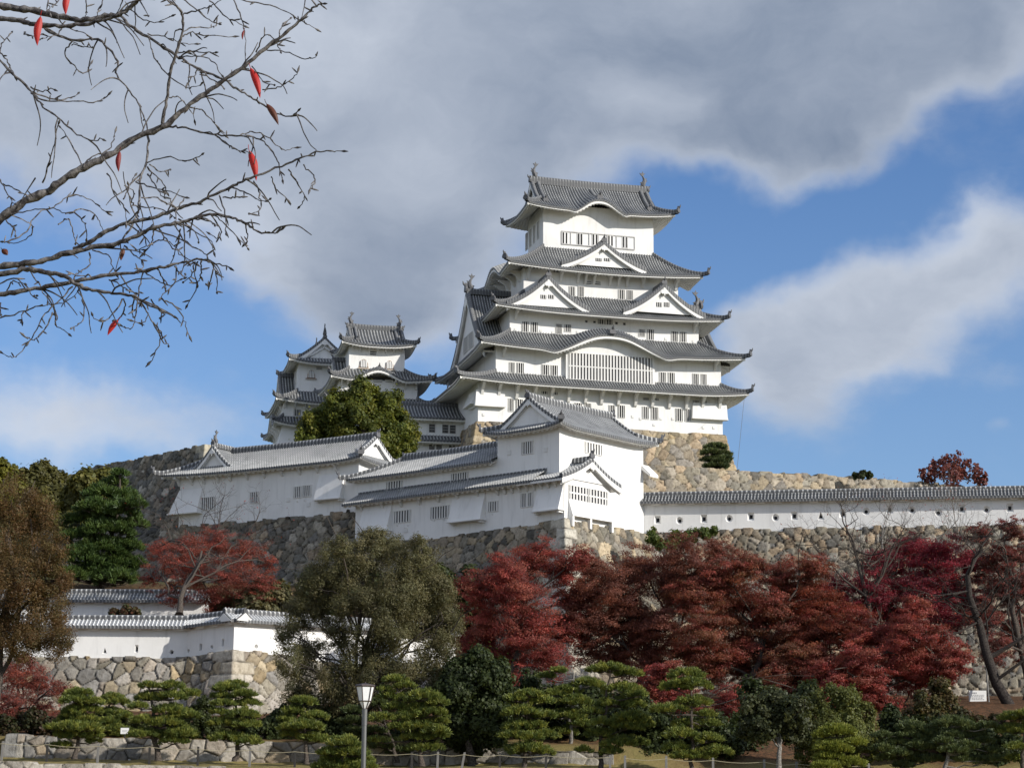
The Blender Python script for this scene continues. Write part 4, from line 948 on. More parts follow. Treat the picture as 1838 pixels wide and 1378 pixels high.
# lower zigzag wall (three runs that meet at corners) and the wall behind it
ZC = at(419, 1165, 148.0); ZA = Frame(419, 1165, 148.0, -33); ZB = Frame(419, 1165, 148.0, 44.5)
def lower_walls():
    lA = -ZA.hit(335, 1179)[0]; cA = ZA.world(-lA, 0, 0); zA = ZA.hit(335, 1179)[1]
    t = thing('plaster_wall', 'white zigzag wall with a pale tiled top, left of and behind the olive tree', 'wall', ZC)
    def base(fr):
        a, b = fr.d, fr.m; off = fr.o - ZC
        def f(p): return np.stack([off[0] + p[:, 0] * a[0] + p[:, 1] * b[0], off[1] + p[:, 0] * a[1] + p[:, 1] * b[1], off[2] + p[:, 2]], 1)
        return f
    def holes(fr, L): return [(*fr.hit(px, py), w_, h_, k) for px, py, w_, h_, k in L]
    # middle run, climbing towards the corner
    zt = ZA.hit(412, 1112, -.55)[1]; zt2 = ZA.hit(332, 1123, -.55)[1]
    dobei(t, base(ZA), -lA, 0, zA - .4, -.4, zt2, zt, holes(ZA, ((338, 1168, .14, .17, 'o'), (360, 1161, .12, .27, 's'), (380, 1161, .14, .17, 'o'), (400, 1153, .12, .3, 's'))), tile=TILE_WHITE, ends=(.3, .75))
    # right run
    xB = ZB.hit(818, 1180)[0]; zb = ZB.hit(500, 1176)[1] / ZB.hit(500, 1176)[0]
    zt3 = ZB.hit(520, 1118, -.55)[1]; s = (zt3 - zt) / ZB.hit(520, 1118)[0]
    dobei(t, base(ZB), 0, xB, -.4, zb * xB - .4, zt, zt + s * xB, holes(ZB, ((460, 1160, .17, .19, 'o'), (540, 1165, .15, .25, 's'), (640, 1165, .17, .19, 'o'))), tile=TILE_WHITE, ends=(.75, 0))
    # left run
    fl = Frame(335, 1179, cA[1], 0.0); xl = fl.hit(-260, 1179)[0]; ztl = fl.hit(200, 1123, -.55)[1]; zbl = fl.hit(200, 1180)[1]
    dobei(t, base(fl), xl, 0, zbl - .4, zbl - .4, ztl, ztl, holes(fl, ((188, 1167, .17, .22, 't'), (245, 1164, .13, .3, 's'), (308, 1170, .17, .18, 'o'))), tile=TILE_WHITE, ends=(0, .5))
    # wall behind
    fb = Frame(111, 1105, 169.0, -2.0); x1 = fb.hit(372, 1105)[0]; zt = fb.hit(200, 1077, -.5)[1]
    t2 = frame_thing('plaster_wall', 'short white wall with a grey tiled top behind the zigzag wall under the red tree', 'wall', fb)
    dobei(t2, None, -12, x1, -1.5, -1.5, zt, zt, (), tile=TILE_PALE, rise=.75)
    return xB, zb, xl, zbl, fl, lA, zA
LW = lower_walls()
# ------------------------------------------------------------------ dry stone walls: every stone is modelled relief
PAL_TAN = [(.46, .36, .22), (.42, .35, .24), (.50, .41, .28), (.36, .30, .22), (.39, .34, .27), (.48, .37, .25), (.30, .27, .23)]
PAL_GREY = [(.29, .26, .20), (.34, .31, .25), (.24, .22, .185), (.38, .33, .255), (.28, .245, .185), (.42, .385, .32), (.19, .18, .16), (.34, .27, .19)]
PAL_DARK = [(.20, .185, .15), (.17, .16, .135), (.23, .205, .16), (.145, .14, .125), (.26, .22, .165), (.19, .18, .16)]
PAL_PALE = [(.40, .37, .32), (.34, .31, .27), (.45, .41, .35), (.38, .33, .27), (.28, .265, .24), (.42, .36, .29)]
def stone_wall(name, label, pts, size=.9, batter=.22, curve=.012, pal=PAL_GREY, res=.13, seed=1, quoin=(), depth=.14, cap=1.2, aspect=1.25, rough_top=.18, qsize=(1.5, .75), qpal=None):
    """pts: (x, y, z_top, z_bottom) seen from outside, left to right"""
    g = np.random.default_rng(seed); pts = np.asarray(pts, float); n = len(pts)
    seg = np.diff(pts[:, :2], axis=0); sl = np.linalg.norm(seg, axis=1); d = seg / sl[:, None]; nrm = np.stack([d[:, 1], -d[:, 0]], 1)
    mit = np.zeros((n, 2))
    for i in range(n):
        a = nrm[max(i - 1, 0)]; b = nrm[min(i, n - 2)]; m_ = a + b; mit[i] = m_ / max(m_ @ a, .3)
    cum = np.concatenate([[0], np.cumsum(sl)]); us = []
    for i in range(n - 1): us.append(np.linspace(cum[i], cum[i + 1], max(2, int(sl[i] / res) + 1))[:-1] if i < n - 2 else np.linspace(cum[i], cum[i + 1], max(2, int(sl[i] / res) + 1)))
    us = np.concatenate(us)
    I = lambda col: np.interp(us, cum, col)
    bx, by, zt, zb = I(pts[:, 0]), I(pts[:, 1]), I(pts[:, 2]), I(pts[:, 3]); mx, my = I(mit[:, 0]), I(mit[:, 1])
    hmax = (pts[:, 2] - pts[:, 3]).max(); nv = max(3, int(hmax / res) + 1)
    V = np.linspace(0, 1, nv)[None]; h = (1 - V) * (zt - zb)[:, None]; z = zt[:, None] - h
    off = batter * h + curve * h * h
    # stones in (u, z)
    cu, cz = size * aspect, size
    ref = pts[:, 2].max(); U_ = np.repeat(us[:, None], nv, 1); Zr = ref - z
    gu, gz = U_ / cu, Zr / cz; gi, gj = np.floor(gu).astype(int), np.floor(gz).astype(int)
    nU, nZ = gi.max() + 6, gj.max() + 6
    ju = g.uniform(-.47, .47, (nU, nZ)); jz = g.uniform(-.45, .45, (nU, nZ)); wt_ = g.uniform(-.22, .30, (nU, nZ))
    F1 = np.full(U_.shape, 99.); F2 = F1.copy(); cid = np.zeros(U_.shape, int); cxo = np.zeros(U_.shape); czo = cxo.copy(); c2x = cxo.copy(); c2z = cxo.copy()
    for a in (-2, -1, 0, 1, 2):
        for b in (-2, -1, 0, 1, 2):
            ii, jj = np.clip(gi + a + 2, 0, nU - 1), np.clip(gj + b + 2, 0, nZ - 1)
            dx, dz = (gu - ((ii - 2) + .5 + ju[ii, jj])) * aspect, gz - ((jj - 2) + .5 + jz[ii, jj]); D = dx * dx + dz * dz - wt_[ii, jj]
            new = D < F1; sec = ~new & (D < F2)
            c2x = np.where(new, cxo, np.where(sec, dx, c2x)); c2z = np.where(new, czo, np.where(sec, dz, c2z)); F2 = np.where(new, F1, np.where(sec, D, F2))
            cid = np.where(new, ii * nZ + jj, cid); cxo = np.where(new, dx, cxo); czo = np.where(new, dz, czo); F1 = np.where(new, D, F1)
    gap = (F2 - F1) / (2 * np.maximum(np.hypot(cxo - c2x, czo - c2z), .05))          # distance to the joint, in stone heights
    nid = nU * nZ + 4000; bul = g.uniform(-.5, .6, nid); tx = g.uniform(-.5, .5, nid); tz = g.uniform(-.5, .5, nid); pk = g.integers(0, len(pal), nid); br = g.uniform(.62, 1.25, nid)
    edge = np.clip(gap / .11, 0, 1); edge = edge * edge * (3 - 2 * edge)
    relief = depth * (edge + (.45 * bul[cid] + .95 * tx[cid] * cxo + .95 * tz[cid] * czo) * np.clip(gap / .07, 0, 1))
    palA = np.array(pal); colr = palA[pk[cid]] * br[cid][..., None]
    joint = np.clip((gap - .004) / .05, 0, 1)[..., None]
    # squared corner stones
    qp = np.array(qpal or [(.44, .40, .33), (.50, .45, .36), (.38, .35, .30)])
    for qi in quoin:
        du = U_ - cum[qi]; row = np.floor(Zr / qsize[1]).astype(int); long_left = row % 2 == 0
        ext = np.where((du < 0) == long_left, qsize[0], qsize[0] * .55); inside = np.abs(du) < ext
        fr_ = Zr / qsize[1] - row; e = np.minimum(np.minimum(fr_, 1 - fr_) * qsize[1], ext - np.abs(du)); ed = np.clip(e / .10, 0, 1)
        k = (row * 7 + qi * 13) % 997 + nU * nZ
        relief = np.where(inside, depth * (.35 + .75 * ed + .12 * bul[k]), relief); joint = np.where(inside[..., None], np.clip(e / .05, 0, 1)[..., None], joint)
        colr = np.where(inside[..., None], qp[(row * 5 + 1) % len(qp)] * (br[k][..., None] * .5 + .5), colr)
    col = colr * (.10 + .90 * joint)
    tot = off + relief - depth * .6
    ztop_j = np.where(V > .999, 1, 0) * 0
    P = np.stack([bx[:, None] + mx[:, None] * tot, by[:, None] + my[:, None] * tot, z], -1)
    P[:, -1, 2] += rough_top * bul[cid[:, -2]]; P[:, -2, 2] += rough_top * .6 * bul[cid[:, -2]]
    m = MB(); m.grid(P, None, col)
    back = P[:, -1].copy(); back[:, 0] -= mx * cap; back[:, 1] -= my * cap
    m.grid(np.stack([P[:, -1], back], 1), None, np.stack([col[:, -2], col[:, -2]], 1))
    o = m.build(name, STONE, None, True); cz_ = pts.mean(0)
    return tag(o, label, 'stone wall', None, 'thing')
def keep_base():
    x0, x1, y0, y1 = KRECT[0]; z = KEEP.o[2]; e = .25
    P = [KEEP.world(x0 - e, y1)[:2], KEEP.world(x0 - e, -e)[:2], KEEP.world(x1 + e, -e)[:2], KEEP.world(x1 + e, y1)[:2]]
    stone_wall('stone_wall', 'tan stone plinth under the great keep', [(p[0], p[1], z + .05, z - 11) for p in P], size=.95, batter=.16, curve=.012, pal=PAL_TAN, res=.14, seed=3, quoin=(1, 2), qpal=[(.46, .36, .22), (.42, .33, .21), (.50, .41, .28)], qsize=(1.9, .95), depth=.17)
keep_base()
def upper_terrace():
    fr = Frame(1310, 843, 206, 20.0); L = []
    for px, py in ((1080, 826), (1310, 843), (1475, 853), (1640, 865), (2200, 903)):
        x, z = fr.hit(px, py); p = fr.world(x, 0); L.append((p[0], p[1], fr.o[2] + z, fr.o[2] - 7))
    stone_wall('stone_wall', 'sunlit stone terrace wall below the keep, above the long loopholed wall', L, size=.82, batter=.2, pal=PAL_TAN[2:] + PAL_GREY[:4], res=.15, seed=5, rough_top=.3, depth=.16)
upper_terrace()
def high_left():
    fr = Frame(368, 798, 204, -46.0); L = []
    for px, py in ((95, 862), (170, 838), (300, 812), (368, 798)):
        x, z = fr.hit(px, py); p = fr.world(x, 0); L.append((p[0], p[1], fr.o[2] + z, fr.o[2] + z - 17))
    q = fr.world(0, 14); L.append((q[0], q[1], L[-1][2], L[-1][3]))
    a = fr.world(fr.hit(95, 862)[0], 14); L.insert(0, (a[0], a[1], L[0][2], L[0][3]))
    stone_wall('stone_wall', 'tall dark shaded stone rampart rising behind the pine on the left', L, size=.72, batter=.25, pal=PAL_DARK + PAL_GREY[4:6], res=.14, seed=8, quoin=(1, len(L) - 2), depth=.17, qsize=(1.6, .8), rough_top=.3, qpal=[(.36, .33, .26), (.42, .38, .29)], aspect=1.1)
high_left()
def turret_bases():
    L = []
    a = EF.world(EX0 - .2, 9); zL = EF.hit(321, 944)[1] + EF.o[2]; L.append((a[0], a[1], zL, zL - 9))
    for px, py in ((318, 945), (480, 932), (560, 926), (646, 914)):
        x, z = EF.hit(px, py, -.12); p = EF.world(x, -.12); L.append((p[0], p[1], EF.o[2] + z, 11.5))
    stone_wall('stone_wall', 'brown-grey stone wall under the long low turret', L, size=.7, batter=.2, pal=PAL_GREY + PAL_DARK[:3], depth=.19, res=.13, seed=11, quoin=(), rough_top=.3)
    L = []
    for px, py in ((634, 985), (640, 973), (760, 968), (900, 949), (985, 937)):
        x, z = FW.hit(px, py, -.14); p = FW.world(x, -.14); L.append((p[0], p[1], FW.o[2] + z, 9.5))
    p = FW.world(.14, -.14); L.append((p[0], p[1], FW.o[2] + .02, 9.5)); k = len(L) - 1
    y1 = FW.hitx(1160, 955, .14)[0]
    for yy, py in ((y1 * .3, 940), (y1 * .65, 947), (y1 + .5, 955)):
        p = FW.world(.14, yy); L.append((p[0], p[1], FW.o[2] + FW.hitx(1013 + (1155 - 1013) * min(yy / y1, 1), py, .14)[1], 9.5))
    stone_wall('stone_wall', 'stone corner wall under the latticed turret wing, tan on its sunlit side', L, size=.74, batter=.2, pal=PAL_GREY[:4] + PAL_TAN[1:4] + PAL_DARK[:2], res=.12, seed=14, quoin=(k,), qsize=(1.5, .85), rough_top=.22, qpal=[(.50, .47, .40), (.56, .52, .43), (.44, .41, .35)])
    L = []
    for k in range(13):
        x = GX0 + 1.2 + (GX1 - GX0 - 1.2) * k / 12; p = GF.world(x, -.12); L.append((p[0], p[1], GF.o[2] + GZ(x) + .05, 8.3))
    stone_wall('stone_wall', 'rugged grey stone wall under the long loopholed wall, above the maples', L, size=.62, batter=.24, curve=.004, pal=PAL_GREY + PAL_DARK[:1] + PAL_TAN[3:6], res=.12, seed=17, rough_top=.35, depth=.2, cap=.5)
turret_bases()
def zig_base():
    xB, zb, xl, zbl, fl, lA, zA = LW; L = []
    for x, zz in ((xl, zbl), (-.15, zbl)):
        p = fl.world(x, -.12); L.append((p[0], p[1], fl.o[2] + zz + .04, 5.6))
    for x in (-lA * .6, -lA * .3):
        p = ZA.world(x, -.12); L.append((p[0], p[1], ZC[2] - zA * x / lA + .04, 5.6))
    c = ZC[:2] + (-ZA.m - ZB.m) * .12; L.append((c[0], c[1], ZC[2] + .04, 5.6)); k = len(L) - 1
    for f in (.15, .5, 1.0):
        p = ZB.world(xB * f, -.12); L.append((p[0], p[1], ZC[2] + zb * xB * f + .04, 5.6))
    stone_wall('stone_wall', 'weathered grey stone base under the white zigzag wall', L, size=.78, batter=.2, pal=PAL_PALE + PAL_GREY[:3] + PAL_TAN[:3], res=.10, seed=21, quoin=(k,), qsize=(1.9, .95), depth=.17, qpal=[(.50, .44, .34), (.44, .40, .33)], cap=.5)
zig_base()
def low_wall():
    L = []; Y = 124.0
    a = at(12, 1316, Y); L.append((a[0] - .5, a[1] + 8, a[2], a[2] - 2))
    for px, pt, pb in ((12, 1316, 1356), (60, 1320, 1356), (400, 1327, 1364), (700, 1336, 1370), (1000, 1346, 1378), (1098, 1348, 1380)):
        p = at(px, pt, Y); q = at(px, pb, Y); L.append((p[0], p[1], p[2], q[2] - .35))
    L.append((L[-1][0] + .6, L[-1][1] + 7, L[-1][2], L[-1][3]))
    stone_wall('stone_wall', 'low retaining wall of large pale stones along the grass', L, size=.85, batter=.08, pal=PAL_PALE + [(.42, .34, .24)], res=.07, seed=25, aspect=1.5, quoin=(1,), qsize=(1.4, 1.5), depth=.11, cap=1.0, rough_top=.10, qpal=[(.26, .25, .23)])
    L = []
    for px, pt in ((-40, 1366), (110, 1370), (260, 1373), (420, 1377)):
        p = at(px, pt, 110.5); L.append((p[0], p[1], p[2], p[2] - 1.6))
    stone_wall('stone_wall', 'mossy stone edging at the foot of the grass bank, bottom left', L, size=.5, batter=.1, pal=PAL_PALE[:3], res=.08, seed=28, aspect=2.2, depth=.08)
low_wall()
# ------------------------------------------------------------------ ground
def ground():
    xs = np.concatenate([np.linspace(-1500, -110, 12), np.arange(-100, 100.1, 1.0), np.linspace(110, 1500, 12)])
    ys = np.concatenate([np.linspace(-1200, -40, 8), np.arange(-30, 105, 6.0), np.arange(106, 262, .8), np.linspace(265, 330, 14), np.linspace(360, 4000, 14)])
    X, Y = np.meshgrid(xs, ys, indexing='ij')
    z = np.interp(Y, [0, 60, 100, 110, 110.6, 121, 124.1, 125.2, 131, 140, 158, 163], [0, 0, 1.4, 2.0, 2.85, 3.35, 3.45, 4.72, 6.2, 7.9, 9.2, 9.6])
    z = z - .013 * (np.clip(X, -45, 22) + 16) * np.interp(Y, [104, 110, 126, 140], [0, 1, 1, 0])
    right = np.clip((X - 7.0) / 5, 0, 1)
    z = z - right * np.interp(Y, [124, 125.2, 138], [0, .8, 0.0])
    left = np.clip((-1 - X) / 4, 0, 1); z = z + left * np.interp(Y, [126, 131, 140, 148, 158], [-.25, -.9, -1.6, -1.4, 0])
    xB, zb, xl, zbl, fl, lA, zA = LW
    c1 = fl.world(0, 0); e = ZB.world(xB, 0)
    yz = np.interp(X, [-200, c1[0], ZC[0], e[0], e[0] + 1.0], [c1[1], c1[1], ZC[1], e[1], e[1] + 40])
    beh = (Y > yz + 1.3) & (X < e[0])
    zu = np.interp(Y, [140, 148, 156, 169, 180, 196], [11.3, 11.8, 13.2, 16.2, 20.0, 22.0])
    z = np.where(beh, np.maximum(z, zu), z)
    pl = [EF.world(EX0, 0), EF.world(0, 0), FW.world(WX, 0), FW.world(0, 0), FW.world(0, 11), GF.world(GX0, 0), GF.world(GX1, 0)]
    yt = np.interp(X, [p[0] for p in pl], [p[1] for p in pl]); yt = np.where(X > pl[-1][0], pl[-1][1] - (X - pl[-1][0]) * .2, yt)
    beh = (Y > yt + 1.4) & (X > pl[0][0])
    z = np.where(beh, np.interp(Y, [160, 195, 206], [22.3, 23.4, 27.0]), z)
    z = np.where((X <= pl[0][0]) & (Y > 196), np.interp(Y, [196, 214], [22, 25.0]), z)
    z = np.where(Y > 222, np.interp(Y, [222, 236, 250, 300, 330, 600], [32.0, 36.0, 39, 38, 25, 0]), z)
    fade = np.interp(np.abs(X), [70, 140, 400], [1, .6, 0]); z = np.where(Y > 126, 3 + (z - 3) * fade, z)
    g = np.random.default_rng(4); z = z + g.normal(0, .035, z.shape) * (np.abs(X) < 100)
    m = MB(); m.grid(np.stack([X, Y, z], -1))
    def fn(n):
        o = n.coord('Object'); x, y, zz = n.sep(o)
        a = n.noise(o, .35, 6, .65); b = n.noise(o, 3.5, 6, .7)
        grass = n.mix(n.ramp(a, .35, .65), (.20, .165, .065), (.30, .235, .10)); grass = n.mix(n.ramp(b, .4, .7, 0, .6), grass, (.13, .13, .045))
        lit = n.mix(n.ramp(b, .35, .65), (.05, .036, .022), (.15, .075, .04))
        f = n.ramp(n.m('ADD', y, n.m('MULTIPLY', a, 8.0)), 127.5, 131.5)
        far = n.ramp(y, 170, 200)
        return n.mix(far, n.mix(f, grass, lit), (.08, .085, .04)), n.bump(b, .8, .12)
    return tag(m.build('ground', mat('grass_and_leaf_litter', fn, .95, .1), None, True), kind='structure')
ground()
# ------------------------------------------------------------------ trees
def unit(v): return v / np.maximum(np.linalg.norm(v, axis=-1, keepdims=True), 1e-9)
def leaf_quads(c, nrm, size, aspect, g, droop=0.0):
    """flat leaf clumps: centres c, facing nrm, random spin"""
    n = len(c); r_ = unit(g.normal(size=(n, 3))); r_[:, 2] -= droop; t = unit(np.cross(nrm, r_)); b = np.cross(nrm, t)
    s_ = size * g.uniform(.6, 1.35, n)[:, None]; a = t * s_ * .5; b = b * s_ * .5 * aspect
    return np.stack([c - a, c + b * .55 - a * .1, c + a, c - b * .55 + a * .1], 1) if aspect < .75 else np.stack([c - a - b, c + a - b, c + a + b, c - a + b], 1)
def blobs_from_px(L, Y, dy=None, g=None, squash=1.0, depth=1.0):
    """(px, py, radius px[, dY]) -> centre and radii in metres"""
    out = []
    for b in L:
        px, py, r = b[:3]; yy = Y + (b[3] if len(b) > 3 else (g.uniform(-1, 1) * dy if dy else 0)); c = at(px, py, yy); rr = r * yy / FPX
        out.append((c, np.array([rr, rr * depth, rr * squash])))
    return out
def crown(blobs, n, size, pal, g, sub=9, subr=.36, aspect=1.0, shell=(.55, 1.02), up=.35, tint=.22, flat=1.0, droop=0.0, dens=None, fuzz=.12):
    """leaf clumps gathered in sub-clumps over each lobe; gaps are left between them"""
    w_ = np.array([max(r[0] * r[2], .02) for _, r in blobs]); w_ /= w_.sum(); P = []; Nn = []; C = []; pal = np.array(pal)
    for (c, r), ww in zip(blobs, w_):
        k = max(3, int(sub * (1 if dens is None else dens))); d = unit(g.normal(size=(k, 3))); sc = c + d * r * g.uniform(shell[0], shell[1], k)[:, None] * .90
        sr = subr * g.uniform(.65, 1.3, k); per = max(6, int(n * ww / k))
        for i in range(k):
            m_ = int(per * (sr[i] / subr) ** 1.6) + 2
            v = unit(g.normal(size=(m_, 3))) * (g.uniform(0, 1, m_) ** .5)[:, None] * np.where(g.uniform(size=(m_, 1)) < fuzz, g.uniform(1, 1.9, (m_, 1)), 1)
            q = v * np.array([1, 1, flat]); sl = g.normal(0, .30, 2) * (1 if flat < .9 else 0); q[:, 2] += v[:, 0] * sl[0] + v[:, 1] * sl[1]
            p = sc[i] + q * r * sr[i]
            nn = unit(v * .9 + d[i] * .5 + np.array([0, 0, up]) + g.normal(size=(m_, 3)) * .55)
            base = pal[g.integers(0, len(pal))] * .5 + pal[g.integers(0, len(pal), m_)] * .5
            col = base * (1 + g.uniform(-tint, tint)) * (1 + g.normal(0, .13, (m_, 1)))
            P.append(p); Nn.append(nn); C.append(col)
    P = np.vstack(P); Nn = np.vstack(Nn); C = np.clip(np.vstack(C), .004, .9)
    return leaf_quads(P, Nn, size, aspect, g, droop), C
def wiggle(a, b, n, amp, g, sag=0.0):
    t = np.linspace(0, 1, n)[:, None]; p = a + (b - a) * t; L = np.linalg.norm(b - a)
    o = np.cumsum(g.normal(0, 1, (n, 3)), 0); o -= o[0] + (o[-1] - o[0]) * t; p = p + o * amp * L / n * 1.2
    p[:, 2] += sag * L * np.sin(pi * t[:, 0]); return p
def limbs(mb, base, top, r0, targets, g, fork=.45, amp=.25, rt=.04):
    """trunk from base to top, limbs leaving it for every lobe"""
    tr = wiggle(base, top, 9, amp * .6, g); mb.tube(tr, np.linspace(r0, r0 * .35, 9), 8)
    fl = tr[0] + (tr[0] - tr[1]) * .15; mb.tube([fl, tr[0], tr[1]], [r0 * 1.5, r0 * 1.15, r0], 8)
    for c in targets:
        f = np.clip(fork + g.uniform(-.15, .45), .12, .95); i = int(f * 8); s_ = tr[i]
        q = wiggle(s_, c, 7, amp, g, .08); rr = r0 * .5 * (1 - f * .55); mb.tube(q, np.linspace(rr, rt, 7), 6)
        for _ in range(3):
            j = g.integers(2, 6); e = q[j] + (c - s_) * g.uniform(.2, .45) + g.normal(0, .12, 3) * np.linalg.norm(c - s_)
            mb.tube(wiggle(q[j], e, 5, amp, g, .05), np.linspace(rr * .5, rt * .6, 5), 5)
def tree(name, label, cat, base, blobs, n, size, pal, seed, r0=.3, group=None, bark=None, trunk_top=None, leaf=None, lim=8, fork=.45, **k):
    g = np.random.default_rng(seed); base = np.asarray(base, float); t = thing(name, label, cat, base, 0, group)
    loc = [(c - base, r) for c, r in blobs]
    m = MB(); cen = np.array([c for c, _ in loc]); top = cen[np.argmax(cen[:, 2])] * np.array([.6, .6, .85]) if trunk_top is None else np.asarray(trunk_top) - base
    idx = g.permutation(len(loc))[:lim]; limbs(m, np.zeros(3), top, r0, [loc[i][0] for i in idx], g, fork)
    m.build('trunk', bark or BARK, t, True)
    Q, C = crown(loc, n, size, pal, g, **k); m = MB(); m.quads(Q, C); m.build('crown', leaf or LEAF, t)
    return t
def ground_z(px, py, Y): return at(px, py, Y)

MAPLE_RED = [(0.305, 0.055, 0.048), (0.228, 0.045, 0.042), (0.355, 0.073, 0.055), (0.165, 0.039, 0.037), (0.28, 0.099, 0.059), (0.203, 0.066, 0.046)]
MAPLE_BROWN = [(0.194, 0.07, 0.044), (0.158, 0.057, 0.042), (0.231, 0.079, 0.05), (0.134, 0.05, 0.04), (0.255, 0.094, 0.057)]
MAPLE_MIX = [(0.268, 0.057, 0.046), (0.218, 0.07, 0.043), (0.304, 0.066, 0.05), (0.17, 0.05, 0.04), (0.279, 0.107, 0.053), (0.17, 0.094, 0.044), (0.121, 0.057, 0.038)]
MAPLE_CRIMSON = [(0.248, 0.023, 0.038), (0.186, 0.021, 0.037), (0.298, 0.032, 0.044), (0.137, 0.021, 0.034)]
OLIVE = [(.135, .128, .058), (.11, .11, .05), (.165, .15, .07), (.085, .088, .042), (.165, .14, .07)]
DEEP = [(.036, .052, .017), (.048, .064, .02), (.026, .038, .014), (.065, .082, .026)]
def maple(label, Y, L, base, pal, n, seed, size=.16, r0=.32, dy=2.5, **k):
    g = np.random.default_rng(seed); L = [(q[0], q[1], q[2] * 1.12, *q[3:]) for q in L]; bl = blobs_from_px(L, Y, dy, g, squash=.92, depth=1.0); n = int(n * 7.5); kk = dict(sub=62, subr=.31, up=.25, flat=.36, tint=.36, lim=10, aspect=.6, shell=(.20, 1.10), fuzz=.22); kk.update(k)
    return tree('maple_tree', label, 'maple tree', base, bl, n, size, pal, seed, r0, 'autumn maples below the stone wall', **kk)
maple('bright red spreading maple between the olive tree and the stone corner', 149, [(958, 1000, 42), (905, 1030, 46), (1008, 1022, 44), (862, 1062, 44), (938, 1072, 58), (1028, 1078, 44), (868, 1122, 50), (950, 1140, 58), (900, 1178, 48), (985, 1182, 42), (845, 1160, 36), (1018, 1130, 40), (1040, 1000, 26), (925, 1225, 34)], at(925, 1290, 149), MAPLE_RED, 21000, 101)
maple('dusky brown maple rising in front of the stone corner, right of the bright red one', 150, [(1232, 998, 46), (1290, 990, 30), (1150, 1020, 50), (1095, 1052, 52), (1200, 1050, 56), (1070, 1112, 48), (1140, 1110, 58), (1058, 1165, 40), (1112, 1178, 44), (1265, 1040, 44), (1185, 1120, 50), (1160, 1180, 44), (1050, 1062, 46), (1042, 1115, 40), (1062, 1018, 34), (1110, 1090, 44), (1150, 1140, 44)], at(1130, 1300, 150), MAPLE_BROWN, 30000, 102)
maple('broad red and rust maple in the middle of the slope below the long loopholed wall', 148, [(1290, 1040, 42), (1340, 1020, 40), (1245, 1075, 44), (1400, 1040, 44), (1320, 1095, 56), (1265, 1140, 50), (1390, 1100, 52), (1340, 1160, 56), (1440, 1060, 36), (1430, 1125, 46), (1280, 1195, 44), (1410, 1180, 48), (1225, 1175, 40), (1350, 1215, 44), (1460, 1020, 34)], at(1330, 1305, 148), MAPLE_MIX, 33000, 103)
maple('crimson maple growing high against the stone wall, right of centre', 153, [(1640, 990, 42), (1590, 1020, 42), (1690, 1000, 44), (1560, 1060, 42), (1650, 1050, 54), (1710, 1050, 40), (1600, 1100, 46), (1690, 1105, 46), (1560, 1130, 36), (1740, 1010, 26), (1530, 1090, 30), (1500, 1060, 34), (1745, 1085, 34)], at(1640, 1280, 152), MAPLE_CRIMSON, 23000, 104)
maple('orange-brown maple with thinning top, left of the crimson one', 146, [(1480, 1090, 44), (1440, 1080, 40), (1520, 1130, 46), (1460, 1140, 50), (1490, 1190, 50), (1420, 1230, 44), (1540, 1175, 40)], at(1500, 1300, 145), [(.19, .05, .025), (.15, .05, .028), (.22, .06, .03), (.24, .036, .03)], 13000, 105)
maple('drooping scarlet maple in front, its lowest branches reaching the garden pines', 139, [(1580, 1150, 48), (1640, 1140, 44), (1540, 1190, 46), (1610, 1200, 50), (1680, 1160, 40), (1700, 1200, 36), (1560, 1240, 40), (1595, 1268, 30), (1650, 1210, 40), (1500, 1230, 36), (1640, 1100, 30), (1720, 1180, 26), (1610, 1285, 18), (1480, 1205, 30)], at(1712, 1275, 139), MAPLE_RED, 21000, 106, trunk_top=at(1650, 1190, 139))
maple('thin dusty-red maple at the right edge, with bare twigs showing through it', 151, [(1775, 1010, 40), (1820, 1000, 40), (1795, 1060, 44), (1850, 1050, 40), (1770, 1110, 36), (1825, 1120, 42), (1790, 1160, 34), (1850, 1160, 36), (1760, 960, 26), (1820, 950, 28)], at(1840, 1270, 151), [(.20, .06, .05), (.15, .06, .05), (.24, .05, .04), (.11, .055, .045)], 12000, 110, size=.15, lim=16, sub=60, subr=.26)
maple('rust-coloured maple filling the gap under the thinning one, low in the centre right', 144, [(1440, 1190, 42), (1395, 1215, 40), (1480, 1215, 44), (1520, 1220, 40), (1435, 1235, 38), (1350, 1255, 34), (1540, 1260, 34)], at(1440, 1320, 144), MAPLE_MIX, 14000, 111)
maple('low bright red maple glowing between two garden pines', 134, [(1180, 1225, 36), (1215, 1250, 34), (1160, 1255, 30), (1310, 1255, 34), (1290, 1290, 30), (1240, 1290, 30), (1200, 1205, 26)], at(1215, 1345, 134), MAPLE_RED, 8000, 107, r0=.18)
maple('small red cherry tree losing its leaves at the left edge', 131, [(30, 1210, 44), (70, 1230, 36), (20, 1265, 40), (75, 1275, 30), (5, 1290, 26), (110, 1240, 22)], at(30, 1322, 130), [(.26, .055, .04), (.17, .06, .05), (.30, .075, .04), (.12, .055, .05)], 3800, 108, size=.13, r0=.2)
maple('thin red-leaved cherry tree above the zigzag wall, left of the olive tree', 163, [(330, 985, 40), (385, 975, 46), (440, 990, 40), (300, 1010, 36), (350, 1030, 46), (420, 1035, 50), (470, 1050, 34), (385, 1070, 44), (310, 1065, 30), (450, 1078, 30), (270, 1040, 22), (480, 1010, 22), (280, 985, 22)], at(322, 1102, 158), [(.28, .06, .045), (.21, .055, .045), (.31, .085, .05), (.15, .06, .045)], 9500, 109, size=.13, lim=16, r0=.26, sub=55, subr=.27)
g_ = np.random.default_rng(2)
